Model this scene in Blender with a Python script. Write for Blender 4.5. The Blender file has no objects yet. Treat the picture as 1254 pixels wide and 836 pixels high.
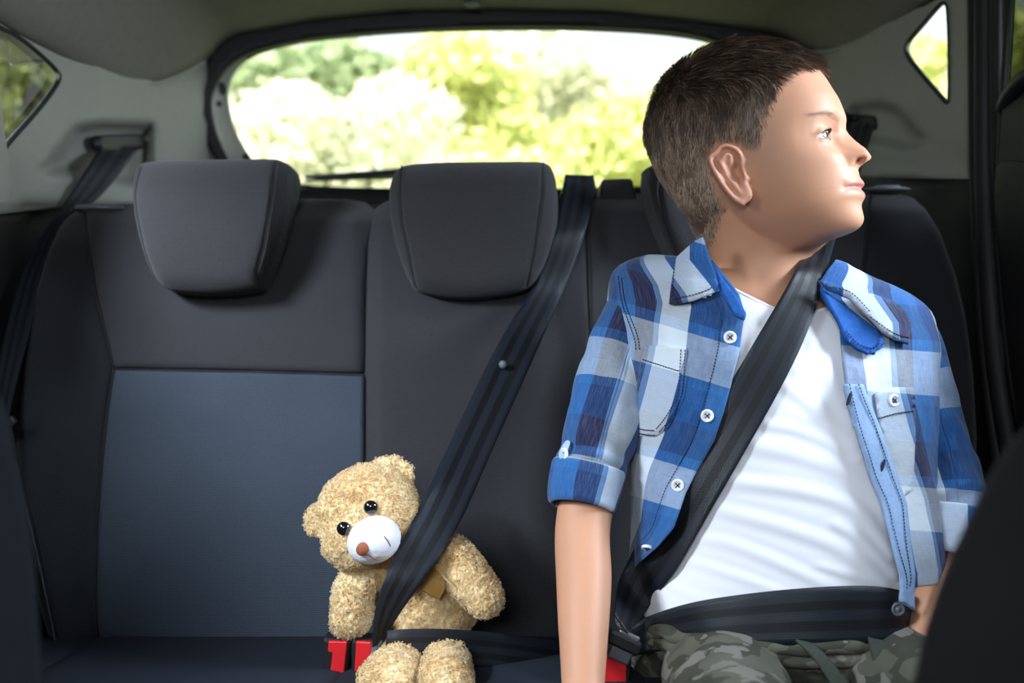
import bpy, math, random
import numpy as np
from mathutils import Vector, Matrix
from mathutils.geometry import delaunay_2d_cdt
random.seed(7); RNG = np.random.default_rng(7)
SC = bpy.context.scene
COL = SC.collection
F = 1254*35/36.0           # focal length in pixels of the 1254 wide frame
ZC = 0.80                  # eye height above the cabin floor

def P(px, py, Y):
    "a point seen at pixel px,py that stands Y metres away from the viewpoint"
    return np.array([(px-627.0)/F*Y, Y, ZC-(py-418.0)/F*Y])
def PP(pts):
    return np.array([P(*p) for p in pts])
def X_(px, Y): return (px-627.0)/F*Y
def Z_(py, Y): return ZC-(py-418.0)/F*Y

# ------------------------------------------------------------- noise
_perm = RNG.random((64,64,64)).astype(np.float64)
def vnoise(p):
    "value noise, p (...,3) -> -1..1"
    p = np.asarray(p, float); i = np.floor(p).astype(int); f = p-i; f = f*f*(3-2*f)
    def g(a,b,c): return _perm[(i[...,0]+a)&63,(i[...,1]+b)&63,(i[...,2]+c)&63]
    x,y,z = f[...,0],f[...,1],f[...,2]
    a = g(0,0,0)*(1-x)+g(1,0,0)*x; b = g(0,1,0)*(1-x)+g(1,1,0)*x
    c = g(0,0,1)*(1-x)+g(1,0,1)*x; d = g(0,1,1)*(1-x)+g(1,1,1)*x
    return ((a*(1-y)+b*y)*(1-z)+(c*(1-y)+d*y)*z)*2-1
def sstep(a,b,x):
    t = np.clip((np.asarray(x,float)-a)/(b-a),0,1); return t*t*(3-2*t)
def gauss(x,s): return np.exp(-(np.asarray(x,float)/s)**2)

# ------------------------------------------------------------- curves
def crom(pts, n, closed=False):
    pts = np.asarray(pts, float); m = len(pts)
    if closed: q = np.vstack([pts[-1],pts,pts[0],pts[1]]); segs = m
    else: q = np.vstack([2*pts[0]-pts[1],pts,2*pts[-1]-pts[-2]]); segs = m-1
    t = np.linspace(0,segs,n,endpoint=not closed); k = np.minimum(t.astype(int),segs-1); u = (t-k)[:,None]
    a,b,c,d = q[k],q[k+1],q[k+2],q[k+3]
    return 0.5*((2*b)+(-a+c)*u+(2*a-5*b+4*c-d)*u*u+(-a+3*b-3*c+d)*u**3)
def resample(pts, n, closed=False):
    pts = np.asarray(pts,float)
    if closed: pts = np.vstack([pts,pts[:1]])
    L = np.r_[0,np.cumsum(np.linalg.norm(np.diff(pts,axis=0),axis=1))]
    t = np.linspace(0,L[-1],n,endpoint=not closed)
    return np.stack([np.interp(t,L,pts[:,k]) for k in range(pts.shape[1])],1)
def smooth_closed(pts, n, k=12):
    return resample(crom(pts, len(pts)*k, True), n, True)
def inside(poly, pts):
    poly = np.asarray(poly); x,y = pts[:,0],pts[:,1]; r = np.zeros(len(pts),bool)
    a = poly; b = np.roll(poly,-1,0)
    for (x0,y0),(x1,y1) in zip(a[:,:2],b[:,:2]):
        c = ((y0>y)!=(y1>y)) & (x < (x1-x0)*(y-y0)/((y1-y0) if y1!=y0 else 1e-12)+x0)
        r ^= c
    return r
def dist_poly(poly, pts, closed=True):
    poly = np.asarray(poly)[:,:2]; d = np.full(len(pts),1e9)
    b = np.roll(poly,-1,0) if closed else poly[1:]
    a = poly if closed else poly[:-1]
    for p,q in zip(a,b):
        v = q-p; L = max(v@v,1e-12); t = np.clip(((pts-p)@v)/L,0,1)
        d = np.minimum(d,np.hypot(*(pts-(p+t[:,None]*v)).T))
    return d

# ------------------------------------------------------------- objects
def wloc(o):
    v = np.zeros(3)
    while o is not None: v = v+np.array(o.location); o = o.parent
    return v
def props(o, label=None, cat=None, group=None, kind=None):
    if label: o['label'] = label
    if cat: o['category'] = cat
    if group: o['group'] = group
    if kind: o['kind'] = kind
    return o
def thing(name, loc, label, cat, group=None):
    o = bpy.data.objects.new(name, None); COL.objects.link(o); o.empty_display_size = .02
    o.location = loc; return props(o,label,cat,group)
def mk(name, V, faces, mat, parent=None, smooth=True, uv=None, label=None, mats=None, fmat=None, col=None):
    V = np.asarray(V,float).reshape(-1,3)
    if parent is not None: V = V-wloc(parent)
    me = bpy.data.meshes.new(name); me.from_pydata(V.tolist(),[],faces if isinstance(faces,list) else faces.tolist())
    me.validate(); me.update()
    for m in (mats or [mat]): me.materials.append(m)
    if smooth: me.polygons.foreach_set('use_smooth',np.ones(len(me.polygons),bool))
    if fmat is not None and len(fmat)==len(me.polygons): me.polygons.foreach_set('material_index',np.asarray(fmat,np.int32))
    if uv is not None:
        l = me.uv_layers.new(name='UVMap'); vi = np.empty(len(me.loops),np.int32); me.loops.foreach_get('vertex_index',vi)
        l.data.foreach_set('uv',np.asarray(uv,float).reshape(-1,2)[vi].ravel())
    if col is not None:
        a = me.color_attributes.new('tone','FLOAT_COLOR','POINT')
        c = np.ones((len(V),4)); c[:,:3] = np.asarray(col).reshape(-1,3); a.data.foreach_set('color',c.ravel())
    o = bpy.data.objects.new(name,me); COL.objects.link(o)
    if parent is not None: o.parent = parent
    if label: o['label'] = label
    return o
def solid(o, t, off=1.0):
    m = o.modifiers.new('thick','SOLIDIFY'); m.thickness = t; m.offset = off; return o
def bev(o, w, n=2):
    m = o.modifiers.new('bev','BEVEL'); m.width = w; m.segments = n; m.limit_method='ANGLE'; m.angle_limit = .6; return o
class MB:
    "collects pieces of ONE mesh"
    def __init__(s): s.V=[]; s.F=[]; s.n=0
    def add(s, V, Fs):
        V = np.asarray(V,float).reshape(-1,3); s.V.append(V)
        s.F += [[int(i)+s.n for i in f] for f in Fs]; s.n += len(V); return s
    def verts(s): return np.vstack(s.V)
    def build(s, name, mat, parent=None, **k): return mk(name, s.verts(), s.F, mat, parent, **k)
def gridF(nu, nv, cu=False, cv=False):
    "faces of a grid V[nu][nv]"
    i = np.arange(nu if cu else nu-1)[:,None]; j = np.arange(nv if cv else nv-1)[None,:]
    i2=(i+1)%nu; j2=(j+1)%nv
    return np.stack(np.broadcast_arrays(i*nv+j,i2*nv+j,i2*nv+j2,i*nv+j2),-1).reshape(-1,4).tolist()
def capgrid(G, cu_cap=True):
    "G[nu][nv][3], rings closed in v; closed by fans at both ends"
    nu,nv = G.shape[:2]; Fs = gridF(nu,nv,False,True); V = G.reshape(-1,3)
    V = np.vstack([V,G[0].mean(0),G[-1].mean(0)]); a = nu*nv
    for j in range(nv):
        Fs.append([j,(j+1)%nv,a]); Fs.append([(nu-1)*nv+(j+1)%nv,(nu-1)*nv+j,a+1])
    return V, Fs
def box(c, s, R=None):
    c=np.asarray(c,float); s=np.asarray(s,float)/2
    V=np.array([[x,y,z] for x in(-1,1) for y in(-1,1) for z in(-1,1)],float)*s
    if R is not None: V=V@np.asarray(R).T
    return V+c,[[0,1,3,2],[4,6,7,5],[0,4,5,1],[2,3,7,6],[0,2,6,4],[1,5,7,3]]
def frames(pts):
    T=np.gradient(pts,axis=0); T/=np.linalg.norm(T,axis=1)[:,None]+1e-12
    a=np.array([0,0,1.]) if abs(T[0][2])<.8 else np.array([1.,0,0])
    N=[]; n=np.cross(T[0],a); n/=np.linalg.norm(n)
    for t in T:
        n=n-t*(n@t); n/=np.linalg.norm(n)+1e-12; N.append(n)
    N=np.array(N); return T,N,np.cross(T,N)
def tube(pts, r, n=12, cnt=None, round_ends=True, flat=None):
    pts=np.asarray(pts,float); r=np.broadcast_to(np.asarray(r,float),(len(pts),)).copy()
    if cnt:
        A=crom(np.c_[pts,r],cnt); pts=A[:,:3]; r=A[:,3]
    if round_ends:
        k=5; T0=pts[0]-pts[1]; T0/=np.linalg.norm(T0); T1=pts[-1]-pts[-2]; T1/=np.linalg.norm(T1)
        th=np.linspace(0,math.pi/2,k+1)[1:]
        pre=[pts[0]+T0*r[0]*math.sin(t) for t in th][::-1]; post=[pts[-1]+T1*r[-1]*math.sin(t) for t in th]
        pr=[r[0]*max(math.cos(t),.03) for t in th][::-1]; qr=[r[-1]*max(math.cos(t),.03) for t in th]
        pts=np.vstack([pre,pts,post]); r=np.r_[pr,r,qr]
    T,N,B=frames(pts); a=np.linspace(0,2*math.pi,n,endpoint=False)
    f=1.0 if flat is None else flat
    G=pts[:,None]+r[:,None,None]*(np.cos(a)[None,:,None]*N[:,None]+f*np.sin(a)[None,:,None]*B[:,None])
    return capgrid(G)
def ellipsoid(c, r, R=None, nu=24, nv=32):
    t=np.linspace(0.001,math.pi-.001,nu)[:,None]; a=np.linspace(0,2*math.pi,nv,endpoint=False)[None]
    G=np.stack(np.broadcast_arrays(np.sin(t)*np.cos(a)*r[0],np.sin(t)*np.sin(a)*r[1],np.cos(t)*r[2]),-1)
    if R is not None: G=G@np.asarray(R).T
    return capgrid(G+np.asarray(c))
def rot(ax, deg): return np.array(Matrix.Rotation(math.radians(deg),3,ax))
def flat_panel(poly, yfn, holes=(), res=9.0, smoothpoly=None):
    "a sheet bounded by a pixel outline; yfn(px,py)->distance.  returns world verts, tris, px coords"
    poly=np.asarray(poly,float)
    pts=[tuple(p) for p in poly]; edges=[(i,(i+1)%len(poly)) for i in range(len(poly))]
    for h in holes:
        k=len(pts); h=np.asarray(h,float); pts+= [tuple(p) for p in h]; edges+=[(k+i,k+(i+1)%len(h)) for i in range(len(h))]
    x0,y0=poly.min(0); x1,y1=poly.max(0)
    gx,gy=np.meshgrid(np.arange(x0,x1,res),np.arange(y0,y1,res)); gx=gx+(np.arange(gx.shape[0])%2)[:,None]*res*.5
    g=np.c_[gx.ravel(),gy.ravel()]
    ok=inside(poly,g)&(dist_poly(poly,g)>res*.45)
    for h in holes: ok&=~inside(h,g)&(dist_poly(h,g)>res*.45)
    pts+= [tuple(p) for p in g[ok]]
    V,E,T,_,_,_=delaunay_2d_cdt([Vector(p) for p in pts],edges,[],0,1e-4)
    V=np.array([tuple(v) for v in V]); T=np.array([t for t in T if len(t)==3])
    c=V[T].mean(1); ok=inside(poly,c)
    for h in holes: ok&=~inside(h,c)
    T=T[ok]
    Y=yfn(V[:,0],V[:,1]); W=np.stack([(V[:,0]-627)/F*Y,Y,ZC-(V[:,1]-418)/F*Y],1)
    # wind towards the viewer
    n=np.cross(W[T[:,1]]-W[T[:,0]],W[T[:,2]]-W[T[:,0]]); flip=(n*W[T[:,0]]-n*np.array([0,0,ZC])).sum(1)>0
    T[flip]=T[flip][:,::-1]
    return W,T,V
def pillow(poly, yfn, T=.08, R=.02, n=200, rings=46, groove=None, smooth=True, bulge=0.0, inflate=0.0):
    """upholstered pad: pixel outline of its face, yfn gives the face's distance, R edge rounding, T thickness
    inflate pushes the flank outwards mid-depth"""
    b=smooth_closed(poly,n) if smooth else resample(poly,n,True)
    c=b.mean(0); t=1-(1-np.linspace(.012,1,rings))**1.6
    G2=c+(b-c)[None]*t[:,None,None]; px=G2[...,0]; py=G2[...,1]
    Y=yfn(px,py); sc=Y/F
    d=dist_poly(b,G2.reshape(-1,2)).reshape(px.shape)*sc
    q=np.clip(1-d/R,0,1); dY=R*(1-np.sqrt(np.clip(1-q*q,0,1)))
    Y=Y+dY*.9-bulge*(1-np.clip(1-d/.09,0,1)**2)
    if groove is not None:
        for line,w,dep in groove:
            dd=dist_poly(np.asarray(line,float),G2.reshape(-1,2),False).reshape(px.shape)*sc
            Y=Y+dep*gauss(dd,w)
    W=np.stack([(px-627)/F*Y,Y,ZC-(py-418)/F*Y],-1)
    rim=W[-1]; cen=rim.mean(0); fl=[]
    for k in (0.15,.35,.6,.85,1.0):
        e=inflate*math.sin(min(k,.95)*math.pi); dv=(rim-cen); dv[:,1]=0; dv/=np.linalg.norm(dv,axis=1)[:,None]
        r=rim+dv*e-(dv*R*.8*max(0,(k-.8)/.2)); r=r.copy(); r[:,1]=rim[:,1]+T*k; fl.append(r)
    back=[]
    for k in (.75,.4,.03):
        r=cen+(fl[-1]-cen)*k; r[:,1]=fl[-1][:,1]*k+(fl[-1][:,1].mean())*(1-k); back.append(r)
    G=np.concatenate([W,np.array(fl),np.array(back)],0)
    return capgrid(G)
def remeshed(mb, voxel, name='tmp'):
    me=bpy.data.meshes.new(name); me.from_pydata(mb.verts().tolist(),[],mb.F); me.update()
    o=bpy.data.objects.new(name,me); COL.objects.link(o)
    m=o.modifiers.new('r','REMESH'); m.mode='VOXEL'; m.voxel_size=voxel; m.adaptivity=0
    dg=bpy.context.evaluated_depsgraph_get(); e=o.evaluated_get(dg); r=e.to_mesh()
    V=np.empty(len(r.vertices)*3); r.vertices.foreach_get('co',V); V=V.reshape(-1,3)
    L=np.empty(len(r.loops),np.int32); r.loops.foreach_get('vertex_index',L)
    Q=L.reshape(-1,4) if len(L)==4*len(r.polygons) else None
    Fs=Q.tolist() if Q is not None else [list(p.vertices) for p in r.polygons]
    e.to_mesh_clear(); bpy.data.objects.remove(o); bpy.data.meshes.remove(me)
    return V,Fs
def vnormals(V,Fs):
    Q=np.array(Fs); n=np.cross(V[Q[:,2]]-V[Q[:,0]],V[Q[:,3]]-V[Q[:,1]]) if Q.shape[1]==4 else np.cross(V[Q[:,1]]-V[Q[:,0]],V[Q[:,2]]-V[Q[:,0]])
    N=np.zeros_like(V)
    for k in range(Q.shape[1]): np.add.at(N,Q[:,k],n)
    return N/(np.linalg.norm(N,axis=1)[:,None]+1e-12)
def relax(V,Fs,it=1,lam=.5):
    Q=np.array(Fs)
    for _ in range(it):
        S=np.zeros_like(V); c=np.zeros(len(V))
        for k in range(4):
            a=Q[:,k]; b=Q[:,(k+1)%4]
            np.add.at(S,a,V[b]); np.add.at(S,b,V[a]); np.add.at(c,a,1); np.add.at(c,b,1)
        V=V+lam*(S/c[:,None]-V)
    return V
def strands(roots, mids, tips, r):
    "thin three-sided hairs through root, mid, tip; one mesh"
    n=len(roots); ts=[0,.35,.7,1.0]; rr=[1,.9,.6,.12]
    d=tips-roots; a=np.cross(d,np.array([.3,.2,.9])); a/=np.linalg.norm(a,axis=1)[:,None]+1e-9
    b=np.cross(d,a); b/=np.linalg.norm(b,axis=1)[:,None]+1e-9
    r=np.broadcast_to(np.asarray(r,float),(n,))[:,None]
    V=np.empty((n,4,3,3))
    for k,t in enumerate(ts):
        c=(1-t)**2*roots+2*t*(1-t)*mids+t*t*tips
        for j in range(3):
            an=j*2.0944; V[:,k,j]=c+r*rr[k]*(math.cos(an)*a+math.sin(an)*b)
    base=(np.arange(n)*12)[:,None,None]; loc=[]
    for k in range(3):
        for j in range(3):
            j2=(j+1)%3; loc.append([k*3+j,k*3+j2,(k+1)*3+j2,(k+1)*3+j])
    Fs=(base+np.array(loc)[None]).reshape(-1,4)
    return V.reshape(-1,3),Fs
def ribbon(rows, across=8, n=90, uvw=.048):
    "rows: (Lpoint, Rpoint) world pairs -> sheet grid verts, faces, uv"
    L=crom([r[0] for r in rows],n); R=crom([r[1] for r in rows],n)
    k=np.linspace(0,1,across)[None,:,None]; G=L[:,None]*(1-k)+R[:,None]*k
    m=(L+R)/2; s=np.r_[0,np.cumsum(np.linalg.norm(np.diff(m,axis=0),axis=1))]
    uv=np.stack(np.broadcast_arrays(np.linspace(0,1,across)[None,:],s[:,None]),-1)
    return G.reshape(-1,3),gridF(n,across),uv.reshape(-1,2)

# ------------------------------------------------------------- materials
def nt(name):
    m=bpy.data.materials.new(name); m.use_nodes=True; t=m.node_tree; t.nodes.clear()
    out=t.nodes.new('ShaderNodeOutputMaterial'); b=t.nodes.new('ShaderNodeBsdfPrincipled'); t.links.new(b.outputs[0],out.inputs[0])
    return m,t,b
def N(t,k,**kw):
    n=t.nodes.new(k)
    for a,v in kw.items():
        if a in n.inputs.keys() if hasattr(n.inputs,'keys') else False: n.inputs[a].default_value=v
        else: setattr(n,a,v)
    return n
def c4(c): return (c[0],c[1],c[2],1.0)
def texco(t,kind='Object',scale=None,rotv=None):
    tc=t.nodes.new('ShaderNodeTexCoord'); o=tc.outputs[kind]
    if scale is not None or rotv is not None:
        mp=t.nodes.new('ShaderNodeMapping'); t.links.new(o,mp.inputs[0])
        if scale is not None: mp.inputs['Scale'].default_value=scale
        if rotv is not None: mp.inputs['Rotation'].default_value=rotv
        o=mp.outputs[0]
    return o
def mixc(t,a,b,f,blend='MIX'):
    n=t.nodes.new('ShaderNodeMix'); n.data_type='RGBA'; n.blend_type=blend; n.clamp_factor=True
    for s,v in ((n.inputs[0],f),(n.inputs[6],a),(n.inputs[7],b)):
        if hasattr(v,'is_output') or isinstance(v,bpy.types.NodeSocket): t.links.new(v,s)
        elif isinstance(v,(int,float)): s.default_value=v
        else: s.default_value=c4(v)
    return n.outputs[2]
def math_(t,op,a,b=None,c=None):
    n=t.nodes.new('ShaderNodeMath'); n.operation=op
    for k,v in enumerate((a,b,c)):
        if v is None: continue
        if isinstance(v,bpy.types.NodeSocket): t.links.new(v,n.inputs[k])
        else: n.inputs[k].default_value=v
    return n.outputs[0]
def noise(t,co,scale,detail=3,rough=.5):
    n=t.nodes.new('ShaderNodeTexNoise'); n.inputs['Scale'].default_value=scale; n.inputs['Detail'].default_value=detail; n.inputs['Roughness'].default_value=rough
    if co is not None: t.links.new(co,n.inputs['Vector'])
    return n.outputs['Fac']
def ramp(t,f,stops,interp='LINEAR'):
    n=t.nodes.new('ShaderNodeValToRGB'); n.color_ramp.interpolation=interp; e=n.color_ramp.elements
    while len(e)<len(stops): e.new(.5)
    for el,(p,c) in zip(e,stops): el.position=p; el.color=c4(c) if len(c)==3 else c
    t.links.new(f,n.inputs[0]); return n.outputs[0]
def bump(t,b,h,strength,dist,prev=None):
    n=t.nodes.new('ShaderNodeBump'); n.inputs['Strength'].default_value=strength; n.inputs['Distance'].default_value=dist
    t.links.new(h,n.inputs['Height'])
    if prev is not None: t.links.new(prev,n.inputs['Normal'])
    if b is not None: t.links.new(n.outputs[0],b.inputs['Normal'])
    return n.outputs[0]
def plain(name,c,rough=.6,metal=0,spec=.5,nscale=None,namt=.2,bumps=0,coat=0):
    m,t,b=nt(name); b.inputs['Roughness'].default_value=rough; b.inputs['Metallic'].default_value=metal; b.inputs['Specular IOR Level'].default_value=spec
    b.inputs['Coat Weight'].default_value=coat
    co=texco(t); f=noise(t,co,nscale or 30)
    t.links.new(mixc(t,[v*(1-namt) for v in c],[min(1,v*(1+namt)) for v in c],f),b.inputs['Base Color'])
    if bumps: bump(t,b,noise(t,co,(nscale or 30)*6,4),.5,bumps)
    return m
def fabric(name,c1,c2,pitch=520.0,sheen=.12,rough=.9,bd=.0014,horiz=True):
    "ribbed woven upholstery: fine horizontal rows and a finer cross thread"
    m,t,b=nt(name); b.inputs['Roughness'].default_value=rough; b.inputs['Sheen Weight'].default_value=sheen; b.inputs['Specular IOR Level'].default_value=.25
    b.inputs['Sheen Roughness'].default_value=.5
    co=texco(t)
    sx=t.nodes.new('ShaderNodeSeparateXYZ'); t.links.new(co,sx.inputs[0])
    w1=math_(t,'SINE',math_(t,'MULTIPLY',sx.outputs[2],pitch*6.283)); w2=math_(t,'SINE',math_(t,'MULTIPLY',sx.outputs[0],pitch*.9*6.283))
    fn=noise(t,texco(t,'Object',(900,900,2200)),1.0,2); big=noise(t,co,9,3)
    h=math_(t,'ADD',math_(t,'MULTIPLY',w1,.4),math_(t,'ADD',math_(t,'MULTIPLY',w2,.18),fn))
    f=math_(t,'MULTIPLY_ADD',h,.75,.0)
    f2=math_(t,'ADD',f,math_(t,'MULTIPLY_ADD',big,.25,-.12))
    t.links.new(mixc(t,c1,c2,f2),b.inputs['Base Color'])
    bump(t,b,h,.5,bd); return m
# ============================================================= materials
M={}
M['fab']=fabric('charcoal_cloth',(.010,.010,.0115),(.066,.066,.073),430)
M['ins']=fabric('blue_grey_cloth',(.020,.027,.040),(.092,.114,.150),430)
M['head']=fabric('headrest_cloth',(.012,.012,.013),(.070,.068,.073),430)
M['fab2']=fabric('side_cloth',(.006,.007,.009),(.032,.035,.042),430)
M['thread']=plain('seam_thread',(.012,.012,.014),.8)
M['liner']=plain('headliner_felt',(.20,.193,.165),.95,0,.1,60,.12,.0008)
M['trim']=plain('grey_trim_plastic',(.29,.295,.26),.55,0,.35,80,.06,.0003)
M['black']=plain('black_plastic',(.012,.012,.014),.5,0,.4,60,.2,.0003)
M['rubber']=plain('black_rubber',(.01,.01,.011),.6,0,.4)
M['dark']=plain('dark_door_plastic',(.008,.008,.009),.6,0,.35,60,.2,.0004)
M['carpet']=plain('cabin_carpet',(.03,.03,.033),.95,0,.1,200,.3,.002)
M['redplastic']=plain('red_plastic',(.72,.02,.025),.35,0,.5,20,.05)
M['chrome']=plain('brushed_steel',(.55,.56,.58),.3,1)
M['greyplastic']=plain('grey_lever_plastic',(.12,.14,.15),.4,0,.5)
def glass_mat():
    m,t,b=nt('clear_tinted_glass'); out=[n for n in t.nodes if n.type=='OUTPUT_MATERIAL'][0]; t.nodes.remove(b)
    tr=t.nodes.new('ShaderNodeBsdfTransparent'); tr.inputs[0].default_value=(.93,.97,.93,1)
    gl=t.nodes.new('ShaderNodeBsdfGlossy'); gl.inputs['Roughness'].default_value=.03
    fr=t.nodes.new('ShaderNodeFresnel'); fr.inputs[0].default_value=1.45
    mx=t.nodes.new('ShaderNodeMixShader'); t.links.new(math_(t,'MULTIPLY',fr.outputs[0],.7),mx.inputs[0]); t.links.new(tr.outputs[0],mx.inputs[1]); t.links.new(gl.outputs[0],mx.inputs[2])
    t.links.new(mx.outputs[0],out.inputs[0]); return m
M['glass']=glass_mat()
def webbing():
    m,t,b=nt('black_webbing'); b.inputs['Roughness'].default_value=.42; b.inputs['Specular IOR Level'].default_value=.34
    b.inputs['Sheen Weight'].default_value=.0; b.inputs['Anisotropic'].default_value=.4
    u=t.nodes.new('ShaderNodeUVMap'); s=t.nodes.new('ShaderNodeSeparateXYZ'); t.links.new(u.outputs[0],s.inputs[0])
    st=ramp(t,s.outputs[0],[(0,(1,)*3),(.24,(0,)*3),(.40,(1,)*3),(.58,(0,)*3),(.76,(1,)*3),(1,(1,)*3)],'CONSTANT')
    tw=math_(t,'SINE',math_(t,'ADD',math_(t,'MULTIPLY',s.outputs[1],3200.0),math_(t,'MULTIPLY',s.outputs[0],150.0)))
    tw2=math_(t,'SINE',math_(t,'MULTIPLY',s.outputs[0],6.283*32))
    t.links.new(mixc(t,(.005,.006,.008),(.014,.018,.025),st),b.inputs['Base Color'])
    t.links.new(math_(t,'MULTIPLY_ADD',st,-.12,.46),b.inputs['Roughness'])
    h=math_(t,'ADD',math_(t,'MULTIPLY',tw,.5),math_(t,'MULTIPLY',tw2,.5))
    bump(t,b,h,.45,.0004); return m
M['web']=webbing()

# ============================================================= cabin shell
WPX=[-140,-80,0,70,120,180,245,262,290,330]; WYY=[.99,1.10,1.262,1.40,1.50,1.66,1.86,1.90,1.95,2.0]
def ywl(px,py=None): return np.interp(px,WPX,WYY)
CXC=-.02
def mirror_px(px,Y,cx=CXC):      # the same wall point on the right-hand side
    return (2*cx-(px-627)/F*Y)/Y*F+627
RPX=[940,968,1000,1030,1080,1120,1162,1185,1240,1300]; RYY=[1.925,1.905,1.86,1.74,1.58,1.48,1.40,1.355,1.25,1.14]
def ywr(px,py=None): return np.interp(px,RPX,RYY)
def recess(px,py,poly,d,soft):
    q=np.c_[np.ravel(px),np.ravel(py)]; ins=inside(np.asarray(poly,float),q); dd=dist_poly(np.asarray(poly,float),q)
    v=np.where(ins,sstep(0,soft,dd),0)*d
    return v.reshape(np.shape(px))

# ---- left pillar trim (wall_left) with the quarter glass hole and the belt pocket
left_win=smooth_closed([(-60,-8),(-10,28),(20,44),(48,66),(70,88),(71,100),(50,130),(13,172),(-25,215),(-70,190)],90)
pocket=[(88,152),(120,146),(188,147),(193,160),(193,206),(172,232),(40,214),(52,200)]
def yl(px,py):
    px=np.asarray(px,float); py=np.asarray(py,float)
    Y=np.interp(px,WPX,WYY)
    Y=Y+recess(px,py,pocket,.075,16)
    Y=Y-.012*gauss(py-246,9)*(px<200)
    Y=Y+.03*sstep(196,262,px)*0
    return Y
outl=[(-140,-110),(-80,-70),(0,2),(40,28),(82,58),(112,72),(140,78),(200,70),(240,54),(268,40),(262,80),(250,110),(249,140),(262,175),(285,215),(300,252),(160,250),(100,252),(0,262),(-140,290)]
W,T,V=flat_panel(outl,yl,[left_win],6.0)
o=solid(mk('wall_left',W,T,M['trim']),.006,-1); props(o,'grey plastic rear pillar trim left of the headrests with a belt pocket','pillar trim',kind='structure')
# forward pillar strip at the far left edge
def strip(pts,w,name,mat,kindname=None,parent=None):
    A,B=tube(np.array(pts),w,10,40); return mk(name,A,B,mat,parent)
fw=[(-60,95),(0,108),(4,150),(12,200),(18,236),(12,246),(-80,262)]
W,T,V=flat_panel(fw,lambda a,b: np.interp(a,WPX,WYY)-.028,[],8)
o=bev(solid(mk('trim_1',W,T,M['trim']),.02,-1),.006,3); props(o,kind='structure')
# black lower load-space side
lo=[(-140,284),(0,255),(100,248),(168,244),(300,246),(300,300),(260,520),(-140,900)]
W,T,V=flat_panel(lo,lambda a,b: np.interp(a,WPX,WYY)+.012,[],14)
props(solid(mk('wall_left_lower',W,T,M['dark']),.006,-1),kind='structure')
# ---- right pillar trim
right_win=smooth_closed([(1162,5),(1150,8),(1136,26),(1112,52),(1111,66),(1124,85),(1163,125),(1190,150),(1195,60),(1190,5)],80)
right_hole=smooth_closed([(1150,7),(1158,4),(1161,12),(1163,60),(1163,118),(1161,126),(1154,120),(1124,85),(1111,66),(1112,52),(1130,30)],80)
pocketr=[(1030,148),(1040,124),(1080,120),(1104,128),(1140,172),(1138,180),(1110,188),(1030,170)]
def yr(px,py):
    Y=np.interp(px,RPX,RYY)+recess(px,py,pocketr,.05,16)-.010*gauss(np.asarray(py)-213,7)
    return Y
outr=[(930,20),(960,40),(1000,52),(1045,48),(1062,42),(1092,14),(1116,-16),(1150,-70),(1187,-110),(1187,0),(1187,219),(1060,218),(960,216),(890,216),(925,170),(938,120),(932,70)]
W,T,V=flat_panel(outr,yr,[right_hole],6)
props(solid(mk('wall_right',W,T,M['trim']),.006,-1),'grey plastic rear pillar trim behind the boy with small quarter window','pillar trim',kind='structure')
W,T,V=flat_panel([(960,216),(1187,219),(1200,230),(1300,900),(960,900)],lambda a,b: np.interp(a,RPX,RYY)+.014,[],16)
props(solid(mk('wall_right_lower',W,T,M['dark']),.006,-1),kind='structure')
# quarter windows: rubber rim + glass
def qwin(name,loop,yfn,label,r=.0034,inset=0):
    loop=np.asarray(loop); Y=yfn(loop[:,0],loop[:,1]); pts=np.array([P(a,b,y) for (a,b),y in zip(loop,Y)])
    k=len(pts); T_,N_,B_=frames(np.vstack([pts,pts[:2]])); a=np.linspace(0,2*math.pi,8,endpoint=False)
    G=pts[:,None]+r*(np.cos(a)[None,:,None]*N_[:k,None]+np.sin(a)[None,:,None]*B_[:k,None])
    root=mk(name,G.reshape(-1,3),gridF(k,8,True,True),M['rubber']); props(root,label,'window',kind='structure')
    W,T,V=flat_panel(loop,lambda x,y:yfn(x,y)+.012,[],14)
    mk('window_pane',W,T,M['glass'],root)
    return root
qwin('window_2',left_win,lambda a,b:np.interp(a,WPX,WYY)+.004,'left quarter window glass with black rubber rim')
qwin('window_3',right_hole,lambda a,b:np.interp(a,RPX,RYY)+.004,'small right quarter window glass with black rubber rim')

# ---- rear window: seal, tailgate trim, glass
YW=1.93
gl=[(278,118),(281,98),(290,82),(308,68),(345,56),(400,47),(500,39),(600,36),(700,36),(790,40),(850,47),(884,57),(903,74),(911,96),(911,118),(902,150),(884,182),(866,206),(846,219),(780,228),(600,231),(420,229),(345,222),(318,206),(298,180),(284,150)]
gl=smooth_closed(gl,160)
seal_o=smooth_closed([(239,130),(241,108),(249,84),(262,52),(296,34),(345,24),(400,17),(500,9),(600,5),(700,5),(790,8),(850,12),(904,18),(952,36),(972,70),(962,100),(948,120),(940,150),(922,190),(905,225),(880,250),(600,262),(330,256),(290,236),(268,205),(248,165)],160)
seal_i=smooth_closed([(256,130),(258,112),(266,96),(280,78),(304,64),(345,52),(400,43),(500,35),(600,31),(700,31),(790,35),(850,42),(890,54),(916,72),(930,96),(932,120),(924,150),(906,185),(888,215),(866,238),(600,248),(342,242),(306,228),(284,205),(264,165)],160)
W,T,V=flat_panel(seal_o,lambda a,b:1.88+0*a,[seal_i],8)
o=mk('window_1',W,T,M['rubber']); solid(o,.02,-1); props(o,'wide rear window in its black rubber seal','window',kind='structure')
W,T,V=flat_panel(resample(seal_i,160,True),lambda a,b:YW+.0*a,[gl],8)
cen=V[T].mean(1); fm=np.where((cen[:,1]>62)&(cen[:,1]<232)&((cen[:,0]<300)|(cen[:,0]>880)),0,1)
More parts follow.
